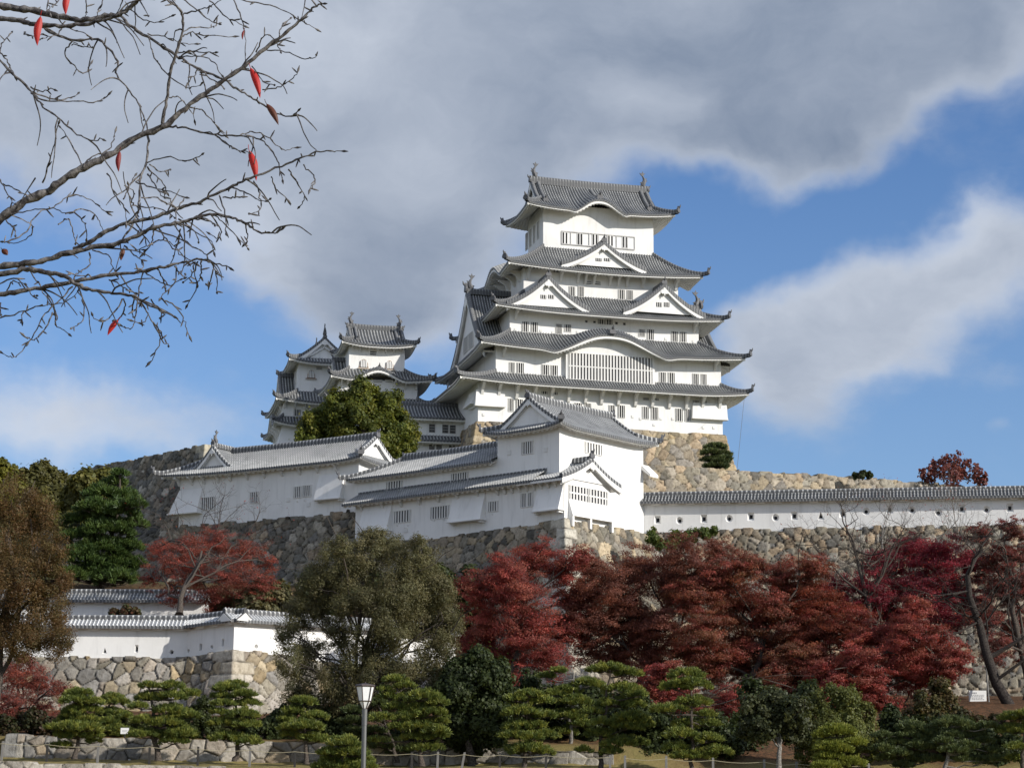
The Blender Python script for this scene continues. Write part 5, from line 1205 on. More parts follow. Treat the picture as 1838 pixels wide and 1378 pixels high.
# broadleaf evergreens
def broad(name, label, cat, Y, L, base, pal, n, seed, size=.3, dy=2.0, squash=1.0, r0=.35, **k):
    g = np.random.default_rng(seed); n = int(n * 2.0); size *= .78; kk = dict(sub=22, subr=.42, up=.35, tint=.25); kk.update(k)
    return tree(name, label, cat, base, blobs_from_px(L, Y, dy, g, squash=squash), n, size, pal, seed, r0, **kk)
broad('olive_green_tree', 'tall many-stemmed olive-green tree standing in front of the white zigzag wall', 'tree', 127, [(700, 985, 34), (655, 1000, 48), (745, 1010, 50), (605, 1015, 46), (568, 1050, 46), (640, 1050, 54), (710, 1060, 58), (775, 1055, 46), (552, 1095, 40), (600, 1088, 46), (795, 1105, 36), (745, 1108, 50), (655, 1100, 54), (700, 1120, 50), (525, 1140, 34), (520, 1185, 34), (800, 1155, 30), (775, 1185, 42), (730, 1195, 46), (680, 1165, 40), (565, 1180, 38), (610, 1215, 46), (690, 1225, 50), (600, 1140, 34), (640, 1180, 36), (535, 1235, 36), (650, 1260, 44), (715, 1260, 40), (580, 1265, 36), (760, 1240, 36), (670, 965, 22), (610, 982, 24), (755, 980, 24), (810, 1120, 26), (805, 1200, 30), (790, 1060, 30), (775, 1140, 40)], at(640, 1290, 127), OLIVE, 105000, 201, size=.215, r0=.24, lim=30, aspect=.55, dy=2.2, sub=30, subr=.34, trunk_top=at(680, 1080, 127), fork=.2)
broad('camphor_tree', 'dense yellow-green rounded tree standing before the small keeps', 'tree', 216, [(645, 712, 34), (605, 735, 36), (690, 730, 38), (570, 760, 32), (640, 755, 46), (715, 765, 32), (560, 785, 28), (610, 785, 36), (680, 785, 44), (735, 790, 24), (720, 805, 28), (590, 800, 30), (655, 700, 20)], at(650, 850, 214), [(.115, .135, .022), (.085, .108, .02), (.15, .165, .024), (.06, .085, .018), (.19, .18, .026)], 52000, 202, size=.235, r0=.5, sub=30, subr=.34)
broad('evergreen_tree', 'dark glossy evergreen tree in the garden, right of the olive tree', 'tree', 122.9, [(855, 1195, 34), (830, 1215, 36), (885, 1215, 34), (810, 1250, 38), (850, 1245, 44), (895, 1255, 34), (820, 1290, 42), (870, 1290, 44), (905, 1290, 28), (845, 1320, 34), (890, 1320, 24), (860, 1175, 18)], at(848, 1368, 122.5), DEEP, 34000, 203, size=.17, r0=.26, dy=1.2)
broad('brown_tree', 'large russet-green tree leaning into the left edge of the view', 'tree', 124, [(20, 895, 46), (55, 930, 50), (10, 960, 50), (75, 1000, 40), (30, 1030, 54), (85, 1050, 40), (-30, 1010, 60), (50, 1090, 50), (95, 1095, 40), (10, 1120, 50), (85, 1140, 46), (112, 1150, 28), (40, 1150, 46), (-40, 1110, 56), (95, 985, 32), (105, 1045, 30)], at(-25, 1330, 124), [(.13, .085, .03), (.10, .072, .028), (.16, .095, .036), (.085, .075, .026), (.15, .075, .033)], 48000, 204, size=.2, aspect=.6, r0=.4, sub=34, subr=.34)
broad('oak_tree', 'dark olive round-crowned tree on the rampart at upper left', 'tree', 205, [(78, 855, 28), (50, 866, 28), (104, 866, 20), (80, 888, 34), (42, 895, 32), (104, 898, 28), (70, 920, 34), (110, 930, 26), (35, 925, 30)], at(80, 945, 204), [(.105, .10, .03), (.08, .08, .026), (.13, .12, .035)], 14000, 205, size=.34, r0=.4)
broad('oak_tree', 'yellow-green tree at the far left edge under the cloud', 'tree', 200, [(8, 858, 26), (-20, 880, 38), (18, 882, 26), (2, 838, 16), (10, 905, 28)], at(-10, 940, 199), [(.19, .18, .026), (.15, .145, .025), (.11, .12, .025)], 9000, 206, size=.34, r0=.4)
broad('oak_tree', 'bushy olive tree behind the tall pine, below the rampart top', 'tree', 195, [(155, 868, 26), (185, 862, 24), (135, 890, 26), (170, 895, 30), (120, 915, 24), (150, 925, 26), (205, 880, 20), (110, 945, 26)], at(150, 990, 194), [(.14, .135, .032), (.10, .105, .028), (.17, .155, .036)], 16000, 207, size=.32, r0=.4)
broad('camellia_tree', 'small round-headed tree on pale forked trunks, right of the tiered pines', 'tree', 118, [(1390, 1262, 32), (1350, 1275, 26), (1430, 1275, 28), (1370, 1300, 32), (1415, 1305, 34), (1345, 1305, 22), (1440, 1300, 18), (1395, 1290, 34)], at(1398, 1386, 118), [(.065, .075, .03), (.05, .06, .026), (.085, .09, .036), (.035, .045, .02)], 9000, 208, size=.15, r0=.17, bark=BARK_PALE, dy=.8)
broad('clipped_bush', 'large clipped dome-shaped bush behind the bright low pine', 'bush', 122, [(1495, 1275, 46), (1470, 1310, 46), (1530, 1310, 44), (1500, 1330, 56), (1550, 1345, 30), (1455, 1350, 30), (1515, 1255, 30), (1545, 1285, 28)], at(1500, 1388, 122), [(.12, .135, .036), (.095, .112, .032), (.15, .155, .042)], 20000, 209, size=.12, sub=40, subr=.25, shell=(.85, 1.02), r0=.12, dy=.5)
broad('clipped_bush', 'rounded green bush behind the low wall between two garden pines', 'bush', 126.5, [(365, 1265, 18), (355, 1288, 24), (372, 1305, 24), (350, 1312, 22)], at(362, 1326, 126.5), [(.06, .075, .022), (.045, .06, .02)], 5000, 210, size=.12, sub=24, subr=.3, r0=.08, dy=.3)
broad('evergreen_bush', 'dark low bush at the foot of the zigzag stone corner', 'bush', 127, [(475, 1305, 18), (500, 1300, 16), (455, 1312, 16), (490, 1318, 18)], at(478, 1330, 127), DEEP, 2600, 211, size=.15, r0=.06, dy=.3)
broad('evergreen_bush', 'yellowish shrub under the scarlet maple', 'bush', 126, [(1690, 1235, 20), (1660, 1262, 22), (1695, 1265, 24), (1640, 1285, 20), (1680, 1290, 22)], at(1675, 1325, 126), [(.10, .09, .03), (.075, .075, .028), (.12, .075, .03)], 5200, 212, size=.15, r0=.07, dy=.5)
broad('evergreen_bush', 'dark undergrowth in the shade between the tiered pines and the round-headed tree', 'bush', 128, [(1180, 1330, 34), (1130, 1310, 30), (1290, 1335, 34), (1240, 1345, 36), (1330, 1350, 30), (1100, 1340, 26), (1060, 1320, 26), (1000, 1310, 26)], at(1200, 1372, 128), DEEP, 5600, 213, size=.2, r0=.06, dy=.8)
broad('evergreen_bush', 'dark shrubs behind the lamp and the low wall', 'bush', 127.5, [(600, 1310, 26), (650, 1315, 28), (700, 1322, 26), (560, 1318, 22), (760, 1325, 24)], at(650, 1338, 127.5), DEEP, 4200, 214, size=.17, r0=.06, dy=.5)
broad('evergreen_bush', 'low dark thicket filling the ground between the dome bush and the bluish pines', 'bush', 127, [(1600, 1320, 30), (1640, 1335, 30), (1570, 1345, 28), (1700, 1340, 30), (1740, 1350, 30), (1610, 1360, 30), (1780, 1350, 26), (1660, 1365, 26)], at(1650, 1382, 127), DEEP, 5200, 220, size=.2, r0=.06, dy=1.2)
broad('evergreen_bush', 'reddish-brown scrub on the bank under the bent leafless cherry', 'bush', 136, [(1800, 1315, 20), (1835, 1310, 22), (1770, 1322, 16), (1855, 1325, 20)], at(1815, 1335, 136), [(.10, .04, .03), (.07, .05, .025), (.13, .045, .035)], 2600, 221, size=.18, r0=.05, dy=.6)
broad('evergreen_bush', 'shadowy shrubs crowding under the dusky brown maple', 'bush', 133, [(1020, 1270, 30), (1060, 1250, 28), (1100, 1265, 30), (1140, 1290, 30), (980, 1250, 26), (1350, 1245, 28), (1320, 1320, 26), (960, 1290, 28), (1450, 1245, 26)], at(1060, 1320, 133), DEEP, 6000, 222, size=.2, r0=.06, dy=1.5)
broad('evergreen_bush', 'dark shrub mass between the pale quoined corner and the slim pine', 'bush', 128, [(500, 1285, 26), (545, 1270, 28), (585, 1290, 30), (520, 1310, 26), (615, 1290, 28)], at(550, 1326, 128), DEEP, 6000, 231, size=0.17, r0=.06, dy=.8, sub=26)
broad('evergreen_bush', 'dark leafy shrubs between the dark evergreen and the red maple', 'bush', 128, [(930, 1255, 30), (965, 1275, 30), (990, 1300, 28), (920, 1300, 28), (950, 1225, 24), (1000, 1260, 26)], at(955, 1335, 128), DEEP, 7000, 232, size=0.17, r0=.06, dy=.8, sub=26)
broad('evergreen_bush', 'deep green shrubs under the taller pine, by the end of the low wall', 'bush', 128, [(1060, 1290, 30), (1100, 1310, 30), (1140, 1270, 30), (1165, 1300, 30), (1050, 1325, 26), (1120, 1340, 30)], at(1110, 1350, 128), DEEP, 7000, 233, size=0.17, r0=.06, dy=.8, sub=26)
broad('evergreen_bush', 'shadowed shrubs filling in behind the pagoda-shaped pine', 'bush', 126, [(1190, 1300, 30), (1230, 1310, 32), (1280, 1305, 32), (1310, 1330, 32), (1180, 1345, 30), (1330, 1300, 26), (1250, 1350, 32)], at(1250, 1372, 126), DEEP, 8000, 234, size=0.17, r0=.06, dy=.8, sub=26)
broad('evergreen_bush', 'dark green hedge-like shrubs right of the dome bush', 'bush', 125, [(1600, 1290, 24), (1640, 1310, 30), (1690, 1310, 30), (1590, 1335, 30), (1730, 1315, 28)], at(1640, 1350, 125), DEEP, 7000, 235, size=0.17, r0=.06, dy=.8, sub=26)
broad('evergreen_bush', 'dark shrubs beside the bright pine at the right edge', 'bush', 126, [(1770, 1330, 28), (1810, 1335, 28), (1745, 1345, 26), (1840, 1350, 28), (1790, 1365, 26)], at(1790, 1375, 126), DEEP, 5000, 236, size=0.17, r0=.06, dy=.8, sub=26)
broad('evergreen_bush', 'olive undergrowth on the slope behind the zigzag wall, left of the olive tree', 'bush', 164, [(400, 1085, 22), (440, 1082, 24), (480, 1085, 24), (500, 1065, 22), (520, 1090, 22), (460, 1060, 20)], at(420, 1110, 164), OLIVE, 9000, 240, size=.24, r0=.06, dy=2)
broad('evergreen_bush', 'dark undergrowth on the slope behind the olive tree, below the stone corner', 'bush', 169, [(560, 1050, 26), (620, 1060, 26), (680, 1050, 26), (740, 1050, 26), (790, 1040, 26), (830, 1060, 26), (600, 1090, 26), (700, 1095, 28), (780, 1090, 28), (840, 1100, 26), (545, 1085, 22), (840, 1030, 18)], at(700, 1120, 169), DEEP, 14000, 241, size=.26, r0=.06, dy=2)
broad('evergreen_bush', 'dark shrubs on the terrace beneath the small red cherry at the left edge', 'bush', 127, [(15, 1305, 22), (50, 1300, 24), (85, 1305, 22), (120, 1300, 20), (-20, 1300, 24), (60, 1285, 18)], at(60, 1324, 127), [(.05, .05, .02), (.07, .04, .02), (.035, .045, .016)], 4200, 242, size=.16, r0=.05, dy=.5)
broad('evergreen_bush', 'straggling shrubs at the foot of the zigzag wall between the two left pines', 'bush', 128, [(190, 1290, 18), (225, 1295, 18), (320, 1295, 20), (410, 1300, 20), (440, 1295, 18), (250, 1300, 16)], at(300, 1322, 128), [(.06, .07, .022), (.045, .055, .018), (.08, .08, .026)], 4600, 243, size=.15, r0=.05, dy=.4)
broad('evergreen_bush', 'scrubby dark bushes on the bank between the bluish pines and the bent cherry', 'bush', 132, [(1720, 1290, 20), (1755, 1300, 20), (1700, 1310, 18), (1790, 1300, 18), (1830, 1295, 20)], at(1760, 1325, 132), [(.06, .05, .022), (.08, .05, .022), (.04, .045, .016)], 4200, 244, size=.17, r0=.05, dy=.8)
broad('ivy', 'green ivy hanging over the top of the stone wall, right of the corner turret', 'ivy', 167.0, [(1170, 962, 14), (1185, 975, 12), (1215, 962, 14), (1240, 960, 14), (1262, 957, 13), (1205, 978, 12), (1280, 952, 9), (1232, 972, 10)], at(1215, 985, 167.6), [(.10, .14, .03), (.075, .11, .025), (.13, .16, .04)], 2600, 215, size=.2, r0=.04, dy=.25)
broad('moss_shrub', 'small round shrub on top of the sunlit terrace wall', 'bush', 209, [(1536, 853, 6), (1560, 853, 6), (1548, 852, 7)], at(1548, 862, 209), DEEP, 1200, 216, size=.25, r0=.06, dy=.3)
broad('sasa_shrub', 'red-tinged low shrub on the back wall beside the pine', 'bush', 156, [(205, 1098, 10), (225, 1097, 12), (243, 1099, 9)], at(222, 1108, 156), [(.06, .07, .025), (.12, .05, .03)], 1200, 217, size=.18, r0=.05, dy=.3)
broad('maple_tree', 'thin red maple on the terrace against the sky at right', 'maple tree', 214, [(1685, 840, 22), (1712, 832, 26), (1742, 845, 24), (1664, 852, 18), (1705, 852, 24), (1760, 858, 16)], at(1712, 885, 214), [(.20, .075, .065), (.16, .07, .065), (.23, .07, .06)], 1300, 218, size=.26, r0=.16, lim=14, sub=60, subr=.2, tint=.3)

# tall natural pine at left: layered needle sprays
def needle_pads(pads, n, length, width, pal, g):
    P = []; C = []; pal = np.array(pal); w_ = np.array([r[0] ** 1.6 for _, r in pads]); w_ /= w_.sum()
    for (c, r), ww in zip(pads, w_):
        m_ = max(60, int(n * ww)); k = max(5, int(m_ / 34)); a = g.uniform(0, 2 * pi, k); q = np.sqrt(g.uniform(0, 1, k)) * 1.0
        tuft = np.stack([np.cos(a) * q, np.sin(a) * q, (1 - q ** 2) * .75 + g.normal(0, .14, k)], 1) * r + c
        ti = g.integers(0, k, m_); o = g.normal(0, 1, (m_, 3)) * length * .30; b0 = tuft[ti] + o * np.array([1, 1, .5])
        d = unit(np.stack([np.cos(a[ti]) * q[ti] * .8, np.sin(a[ti]) * q[ti] * .8, np.full(m_, .8)], 1) + g.normal(0, .45, (m_, 3)))
        L = length * g.uniform(.6, 1.2, m_)[:, None]; s_ = unit(np.cross(d, g.normal(size=(m_, 3)))) * width * .5
        P.append(np.stack([b0 - s_, b0 + s_, b0 + d * L + s_ * .5, b0 + d * L - s_ * .5], 1))
        base = pal[g.integers(0, len(pal), k)] * (1 + g.normal(0, .12, (k, 1))); C.append(np.clip(base[ti] * (1 + g.normal(0, .12, (m_, 1))), .004, .9))
    return np.vstack(P), np.vstack(C)
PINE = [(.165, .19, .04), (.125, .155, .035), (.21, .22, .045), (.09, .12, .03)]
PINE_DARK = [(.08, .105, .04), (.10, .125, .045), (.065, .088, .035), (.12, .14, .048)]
def pine(label, Y, pads, base, seed, pal=PINE, n=15000, thick=.46, length=.22, width=.045, r0=.14, top=None, dy=.55, group='cloud-pruned garden pines', bark=None, name='garden_pine', cat='pine tree'):
    g = np.random.default_rng(seed); base = np.asarray(base, float); t = thing(name, label, cat, base, 0, group)
    pd = []
    for p in pads:
        yy = Y + (p[3] if len(p) > 3 else g.uniform(-dy, dy)); c = at(p[0], p[1], yy); r = p[2] * 1.06 * yy / FPX; c[2] -= r * thick * .3
        pd.append((c - base, np.array([r, r * .85, r * thick])))
    m = MB(); hi = max(pd, key=lambda q: q[0][2])[0]; tp = hi if top is None else at(*top, Y) - base
    tr = wiggle(np.zeros(3), tp, 12, .22, g); m.tube(tr, np.linspace(r0, r0 * .3, 12), 8); m.tube([tr[0] + (0, 0, -.15), tr[0], tr[1]], [r0 * 1.5, r0 * 1.2, r0], 8)
    for c, r in pd:
        i = int(np.argmin(np.abs(tr[:, 2] - (c[2] - r[2] * .4)) + .0)); i = min(max(i, 1), 11); s_ = tr[i]; e = c - np.array([0, 0, r[2] * .15])
        q = wiggle(s_, e, 6, .22, g, -.03); m.tube(q, np.linspace(r0 * .42, r0 * .14, 6), 6)
        for _ in range(5):
            a = g.uniform(0, 2 * pi); f = e + np.array([cos(a) * r[0], sin(a) * r[1], .2 * r[2]]) * g.uniform(.4, .85); m.tube(wiggle(q[4], f, 4, .2, g), np.linspace(r0 * .18, r0 * .07, 4), 5)
    m.build('trunk', bark or BARK, t, True)
    Q, C = needle_pads(pd, int(n * 2.2), length, width, pal, g); m = MB(); m.quads(Q, C); m.build('crown', NEEDLE, t)
    return t
def zp(ox, oy, sc, L, k=.5): return [(ox + x / sc, oy + y / sc, r / sc) for x, y, r in L]
pine('tiered pine at the left end of the garden, with a low side pad', 119, zp(0, 1180, 4.376, [(620, 275, 95), (600, 330, 120), (720, 350, 90), (650, 410, 140), (590, 480, 130), (680, 490, 100), (560, 540, 110), (670, 550, 120), (430, 545, 65), (510, 600, 70), (720, 610, 70), (590, 610, 110), (740, 655, 50), (485, 690, 78)]), at(134, 1357, 119), 301)
pine('smaller pine partly hidden behind the leftmost tiered pine', 127, zp(0, 1180, 4.376, [(880, 310, 70), (920, 345, 80), (870, 430, 100), (940, 455, 80), (850, 500, 70), (880, 560, 90), (950, 570, 80), (900, 600, 90)]), at(182, 1325, 127), 302, n=9000)
pine('large broad pine with many tiers in front of the shaded stone corner', 119, zp(0, 1180, 4.376, [(1170, 220, 62), (1345, 225, 90), (1190, 310, 110), (1350, 300, 100), (1490, 285, 75), (1090, 380, 60), (1330, 405, 110), (1440, 450, 110), (1130, 490, 90), (1300, 510, 130), (1510, 450, 50), (1130, 600, 110), (1230, 600, 80), (1400, 590, 130), (1480, 600, 60), (1370, 650, 100)]), at(284, 1360, 119), 303, n=19000, r0=.17)
pine('upright open pine in front of the pale quoined stone corner', 119.5, zp(0, 800, 2.384, [(970, 1037, 52), (1010, 1022, 40), (1045, 1062, 48), (950, 1070, 38), (960, 1102, 44), (1060, 1100, 50), (935, 1138, 32), (1040, 1147, 58), (955, 1187, 62), (1055, 1190, 52), (975, 1247, 70), (1065, 1262, 52), (1020, 1190, 50)]), at(421, 1361, 119.5), 304, n=14000)
pine('slim pine in front of the low wall, left of the lamp', 119.5, zp(480, 940, 3.146, [(205, 1000, 66), (150, 1055, 58), (265, 1085, 66), (115, 1105, 50), (210, 1140, 100), (130, 1185, 55), (290, 1212, 66), (230, 1205, 60), (110, 1150, 40)]), at(550, 1366, 119.5), 305, n=10000)
pine('low spreading pine at the foot of the lamp', 109, zp(480, 940, 3.146, [(430, 1235, 85), (355, 1290, 62), (480, 1285, 85), (390, 1320, 70), (520, 1330, 66), (430, 1365, 140), (330, 1365, 66), (540, 1365, 60)]), at(620, 1392, 109), 306, n=12000, r0=.12)
pine('big double-crowned pine right of the lamp', 120, zp(480, 940, 3.146, [(725, 878, 60), (775, 912, 50), (660, 935, 36), (700, 972, 70), (880, 972, 95), (960, 1012, 58), (720, 1032, 62), (860, 1045, 100), (920, 1065, 90), (650, 1092, 62), (800, 1085, 100), (955, 1112, 55), (850, 1142, 100), (945, 1165, 70), (860, 1200, 90), (620, 1222, 46), (960, 1192, 55), (870, 1262, 74), (940, 1262, 50), (760, 1140, 60)]), at(757, 1370, 120), 307, n=20000, r0=.17)
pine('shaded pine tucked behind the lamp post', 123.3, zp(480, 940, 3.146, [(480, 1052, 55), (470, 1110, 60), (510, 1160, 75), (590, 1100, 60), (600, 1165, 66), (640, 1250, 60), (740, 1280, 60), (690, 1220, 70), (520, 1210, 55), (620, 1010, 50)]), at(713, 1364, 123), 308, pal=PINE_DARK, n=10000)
pine('neat tiered pine on a straight trunk, right of the dark evergreen', 119.5, zp(480, 940, 3.146, [(1480, 960, 66), (1400, 985, 50), (1450, 995, 90), (1560, 1000, 62), (1430, 1060, 100), (1560, 1080, 58), (1420, 1140, 82), (1380, 1190, 70), (1565, 1190, 72), (1480, 1200, 70), (1480, 1270, 110), (1400, 1275, 60), (1560, 1285, 50), (1500, 1130, 60)]), at(941, 1374, 119.5), 309, n=15000)
pine('taller pine behind, with a bare pale upper trunk, left of the wide pine', 126, zp(1000, 940, 3.146, [(5, 830, 42), (-60, 860, 40), (60, 940, 74), (170, 900, 80), (100, 1000, 92), (-20, 960, 60), (60, 1080, 92), (40, 1170, 66), (120, 1130, 60), (-40, 1080, 50)]), at(1024, 1352, 126), 310, n=13000, bark=BARK_PALE, r0=.16, top=(1030, 1208))
pine('wide many-armed pine leaning on a pale prop', 120.5, zp(1000, 940, 3.146, [(300, 815, 90), (230, 825, 60), (400, 842, 72), (370, 930, 100), (440, 960, 60), (330, 1010, 100), (430, 1015, 66), (420, 1090, 90), (470, 1130, 72), (400, 1140, 82), (240, 1185, 76), (420, 1225, 80), (350, 1235, 90), (310, 1285, 55), (145, 1278, 44), (200, 1060, 60), (260, 1120, 60)]), at(1078, 1380, 120.5), 311, n=19000, r0=.15)
pine('narrow pagoda-shaped pine standing before the red maples', 117.5, zp(1000, 940, 3.146, [(730, 848, 88), (670, 915, 80), (780, 905, 80), (730, 895, 80), (770, 1005, 95), (660, 1045, 70), (590, 1045, 66), (840, 1075, 50), (720, 1132, 72), (860, 1130, 60), (690, 1185, 88), (850, 1212, 76), (670, 1262, 66), (905, 1280, 72), (770, 1300, 112), (700, 1305, 60)]), at(1247, 1392, 117.5), 312, n=17000, top=(1237, 1215))
pine('vivid low pine in front of the clipped dome bush', 113, zp(1440, 1180, 4.618, [(290, 605, 135), (150, 640, 46), (350, 620, 80), (240, 735, 120), (430, 705, 84), (230, 815, 96), (330, 760, 80), (395, 870, 108), (200, 895, 100)]), at(1496, 1402, 113), 313, n=15000, pal=[(.19, .21, .036), (.15, .175, .032), (.23, .24, .04)])
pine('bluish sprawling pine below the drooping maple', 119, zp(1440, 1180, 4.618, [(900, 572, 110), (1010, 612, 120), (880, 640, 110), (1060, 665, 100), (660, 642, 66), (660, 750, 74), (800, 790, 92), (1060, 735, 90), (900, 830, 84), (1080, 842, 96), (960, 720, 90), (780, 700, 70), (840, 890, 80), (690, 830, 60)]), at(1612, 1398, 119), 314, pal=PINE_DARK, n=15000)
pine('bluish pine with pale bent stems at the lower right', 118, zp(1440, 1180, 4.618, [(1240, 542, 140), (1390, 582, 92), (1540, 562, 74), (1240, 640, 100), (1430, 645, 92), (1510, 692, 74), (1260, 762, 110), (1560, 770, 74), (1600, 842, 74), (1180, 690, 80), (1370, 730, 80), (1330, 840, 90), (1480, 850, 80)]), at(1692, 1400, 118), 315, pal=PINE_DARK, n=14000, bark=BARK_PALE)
pine('bright pine cut off by the right edge', 117, zp(1440, 1180, 4.618, [(1750, 492, 104), (1850, 470, 80), (1740, 595, 110), (1840, 600, 90), (1780, 740, 70), (1860, 720, 80), (1900, 560, 90), (1760, 830, 60)]), at(1838, 1392, 117), 316, n=10000)
pine('small dark cloud pine clipped in stacked pads beside the keep base', 213, [(1285, 802, 18), (1275, 812, 16), (1296, 815, 15), (1278, 825, 18), (1294, 828, 14), (1285, 836, 20), (1300, 822, 10)], at(1287, 850, 213), 317, pal=PINE_DARK, n=7000, length=.35, width=.07, thick=.34, r0=.14, group=None, name='cloud_pine')
pine('tall dark green pine in front of the stone rampart on the left', 176, [(205, 865, 20), (185, 885, 30), (222, 890, 26), (235, 905, 24), (170, 910, 32), (210, 920, 38), (150, 935, 36), (195, 950, 42), (240, 940, 22), (140, 965, 34), (180, 985, 48), (225, 980, 30), (140, 1000, 40), (200, 1010, 44), (160, 1030, 46), (210, 1038, 34), (235, 1010, 24), (125, 1030, 26), (215, 850, 12)], at(180, 1062, 178), 318, pal=[(.065, .105, .026), (.05, .085, .022), (.085, .125, .03)], n=26000, length=.42, width=.085, thick=.62, r0=.35, group=None, name='pine_tree', dy=2.0)

# bare cherries against the right-hand stone wall
def grow(mb, p, d, L, r, depth, g, tips, curve=.25, rise=.02):
    n = 5; pts = [p]; q = p.copy(); dd = d.copy()
    for i in range(n):
        dd = unit(dd + g.normal(0, curve * .5, 3) + np.array([0, 0, rise])); q = q + dd * L / n; pts.append(q)
    mb.tube(pts, np.linspace(r, r * .55, n + 1), 6 if r > .06 else 4)
    if depth == 0: tips.append(q); return
    k = 2 if g.uniform() < .45 else 3
    for i in range(k):
        j = n if i == 0 else g.integers(2, n + 1); ang = unit(dd + g.normal(0, .62, 3) * np.array([1, .9, .75])); grow(mb, np.array(pts[j]), ang, L * g.uniform(.62, .88), r * (.62 if i == 0 else .5), depth - 1, g, tips, curve, rise)
def bare_tree(label, base, stems, seed, leaves=0, pal=None, depth=5, bark=None):
    g = np.random.default_rng(seed); base = np.asarray(base, float); t = thing('cherry_tree', label, 'cherry tree', base, 0, None); m = MB(); tips = []
    for pts, r0, r1, kids in stems:
        P = np.array([at(*p) - base for p in pts]); P = np.vstack([P[:1] + (P[:1] - P[1:2]) * .05, P]); m.tube(P, np.linspace(r0 * 1.15, r1, len(P)), 8)
        for k in range(kids):
            f = g.uniform(.35, 1) if k else 1.0; i = min(int(f * (len(P) - 1)), len(P) - 2); s_ = P[i] + (P[i + 1] - P[i]) * (f * (len(P) - 1) - i)
            d = unit(P[-1] - P[-2]) if k == 0 else unit(unit(P[i + 1] - P[i]) + g.normal(0, .8, 3)); grow(m, s_, d, g.uniform(1.6, 2.6), max(r1 * .8, .05), depth - (k > 0), g, tips)
    m.build('trunk', bark or BARK_PALE, t, True)
    if leaves:
        tp = np.array(tips); i = g.integers(0, len(tp), leaves); c = tp[i] + g.normal(0, .25, (leaves, 3)); Q = leaf_quads(c, unit(g.normal(size=(leaves, 3))), .17, .7, g); C = np.array(pal)[g.integers(0, len(pal), leaves)]
        m = MB(); m.quads(Q, C); m.build('leaves', LEAF, t)
    return t
RL = [(.34, .05, .03), (.25, .04, .03), (.30, .08, .03)]
bare_tree('bent leafless cherry with a dark trunk at the right edge', at(1815, 1270, 141), [([(1815, 1272, 141), (1788, 1225, 141), (1770, 1170, 141.5), (1758, 1120, 142), (1740, 1070, 142), (1737, 1030, 142), (1752, 1000, 142.5)], .42, .12, 9), ([(1775, 1180, 141.5), (1810, 1160, 141), (1850, 1135, 141)], .2, .08, 5), ([(1757, 1115, 142), (1720, 1135, 141), (1693, 1140, 140.5)], .1, .04, 3), ([(1740, 1060, 142), (1705, 1066, 141.5), (1688, 1068, 141)], .1, .04, 3), ([(1786, 1222, 141), (1830, 1190, 140), (1865, 1165, 140)], .14, .06, 5)], 401, 420, RL, bark=BARK_DARK)
bare_tree('grey leafless tree rising out of the maples before the rugged wall', at(1560, 1180, 150), [([(1565, 1180, 150), (1560, 1090, 150), (1545, 1030, 150.5), (1532, 975, 151)], .22, .10, 9), ([(1555, 1080, 150), (1585, 1030, 150), (1600, 985, 150)], .14, .06, 6), ([(1555, 1070, 150), (1515, 1040, 150), (1490, 1010, 150)], .12, .05, 6)], 402, 120, RL, bark=BARK)
bare_tree('thin bare cherry reaching up over the loopholed wall', at(1585, 1080, 157), [([(1590, 1090, 157), (1585, 1020, 157), (1583, 965, 157.5)], .16, .07, 7), ([(1590, 1040, 157), (1650, 985, 157), (1690, 960, 157)], .1, .05, 5), ([(1700, 1060, 156), (1715, 1000, 156), (1720, 960, 156)], .14, .06, 8)], 403, 160, RL)
bare_tree('leafless twiggy cherry top under the long low turret', at(390, 1000, 172), [([(395, 1010, 172), (390, 975, 172), (392, 952, 172)], .07, .04, 6), ([(395, 1000, 172), (430, 970, 172), (450, 950, 172)], .06, .035, 5), ([(390, 1000, 172), (350, 975, 172)], .06, .035, 5)], 404, 120, RL, depth=4, bark=BARK)
# ------------------------------------------------------------------ overhanging cherry branches in the foreground
ZA4 = lambda L: [(x / 2.872, y / 2.872) for x, y in L]
ZB4 = lambda L: [(x / 2.872, 320 + y / 2.872) for x, y in L]
BR = []                                                      # (points px, r0 px, r1 px, depth)
def br(L, r0, r1, D=6.0): BR.append((L, r0, r1, D))
br([(-90, 440), (-40, 412), (0, 393), (45, 362), (87, 343), (104, 329), (150, 301), (195, 279), (244, 247), (292, 228), (324, 202), (369, 167), (400, 146), (439, 118), (477, 87), (512, 59), (543, 35), (564, 12), (581, 7)], 8.2, 1.3, 6.1)
br([(-60, 4), (-10, 9), (35, 16), (80, 24), (122, 33), (150, 37), (188, 30), (216, 26), (237, 10), (251, -2), (275, -25)], 6.0, 3.0, 6.3)
br([(-40, 30), (-5, 33), (38, 38), (70, 45), (118, 47), (160, 43), (188, 35), (216, 27)], 4.6, 2.5, 6.2)
br([(216, 28), (237, 49), (265, 66), (303, 91), (334, 111), (366, 129), (404, 143), (425, 160), (449, 174), (477, 192), (498, 205), (522, 208), (534, 201)], 2.8, .9, 6.25)
br([(291, 223), (299, 181), (306, 132), (315, 101), (326, 63), (327, 28), (320, 14), (299, 0), (280, -12)], 2.9, 1.4, 6.1)
for L in ([(331, 26), (362, 17), (383, 9), (400, -4)], [(327, 59), (345, 50), (379, 50), (393, 42)], [(327, 66), (341, 59), (366, 64), (386, 64), (416, 68)], [(320, 97), (338, 92), (362, 94), (385, 95)], [(322, 102), (348, 101), (380, 108), (397, 136)], [(404, 160), (372, 136), (352, 124), (335, 112)]): br(L, 1.3, .7, 6.1)
br([(73, 49), (101, 63), (136, 73), (174, 70), (191, 84), (211, 111), (209, 134), (230, 160), (251, 191), (265, 230)], 2.4, 1.0, 6.25)
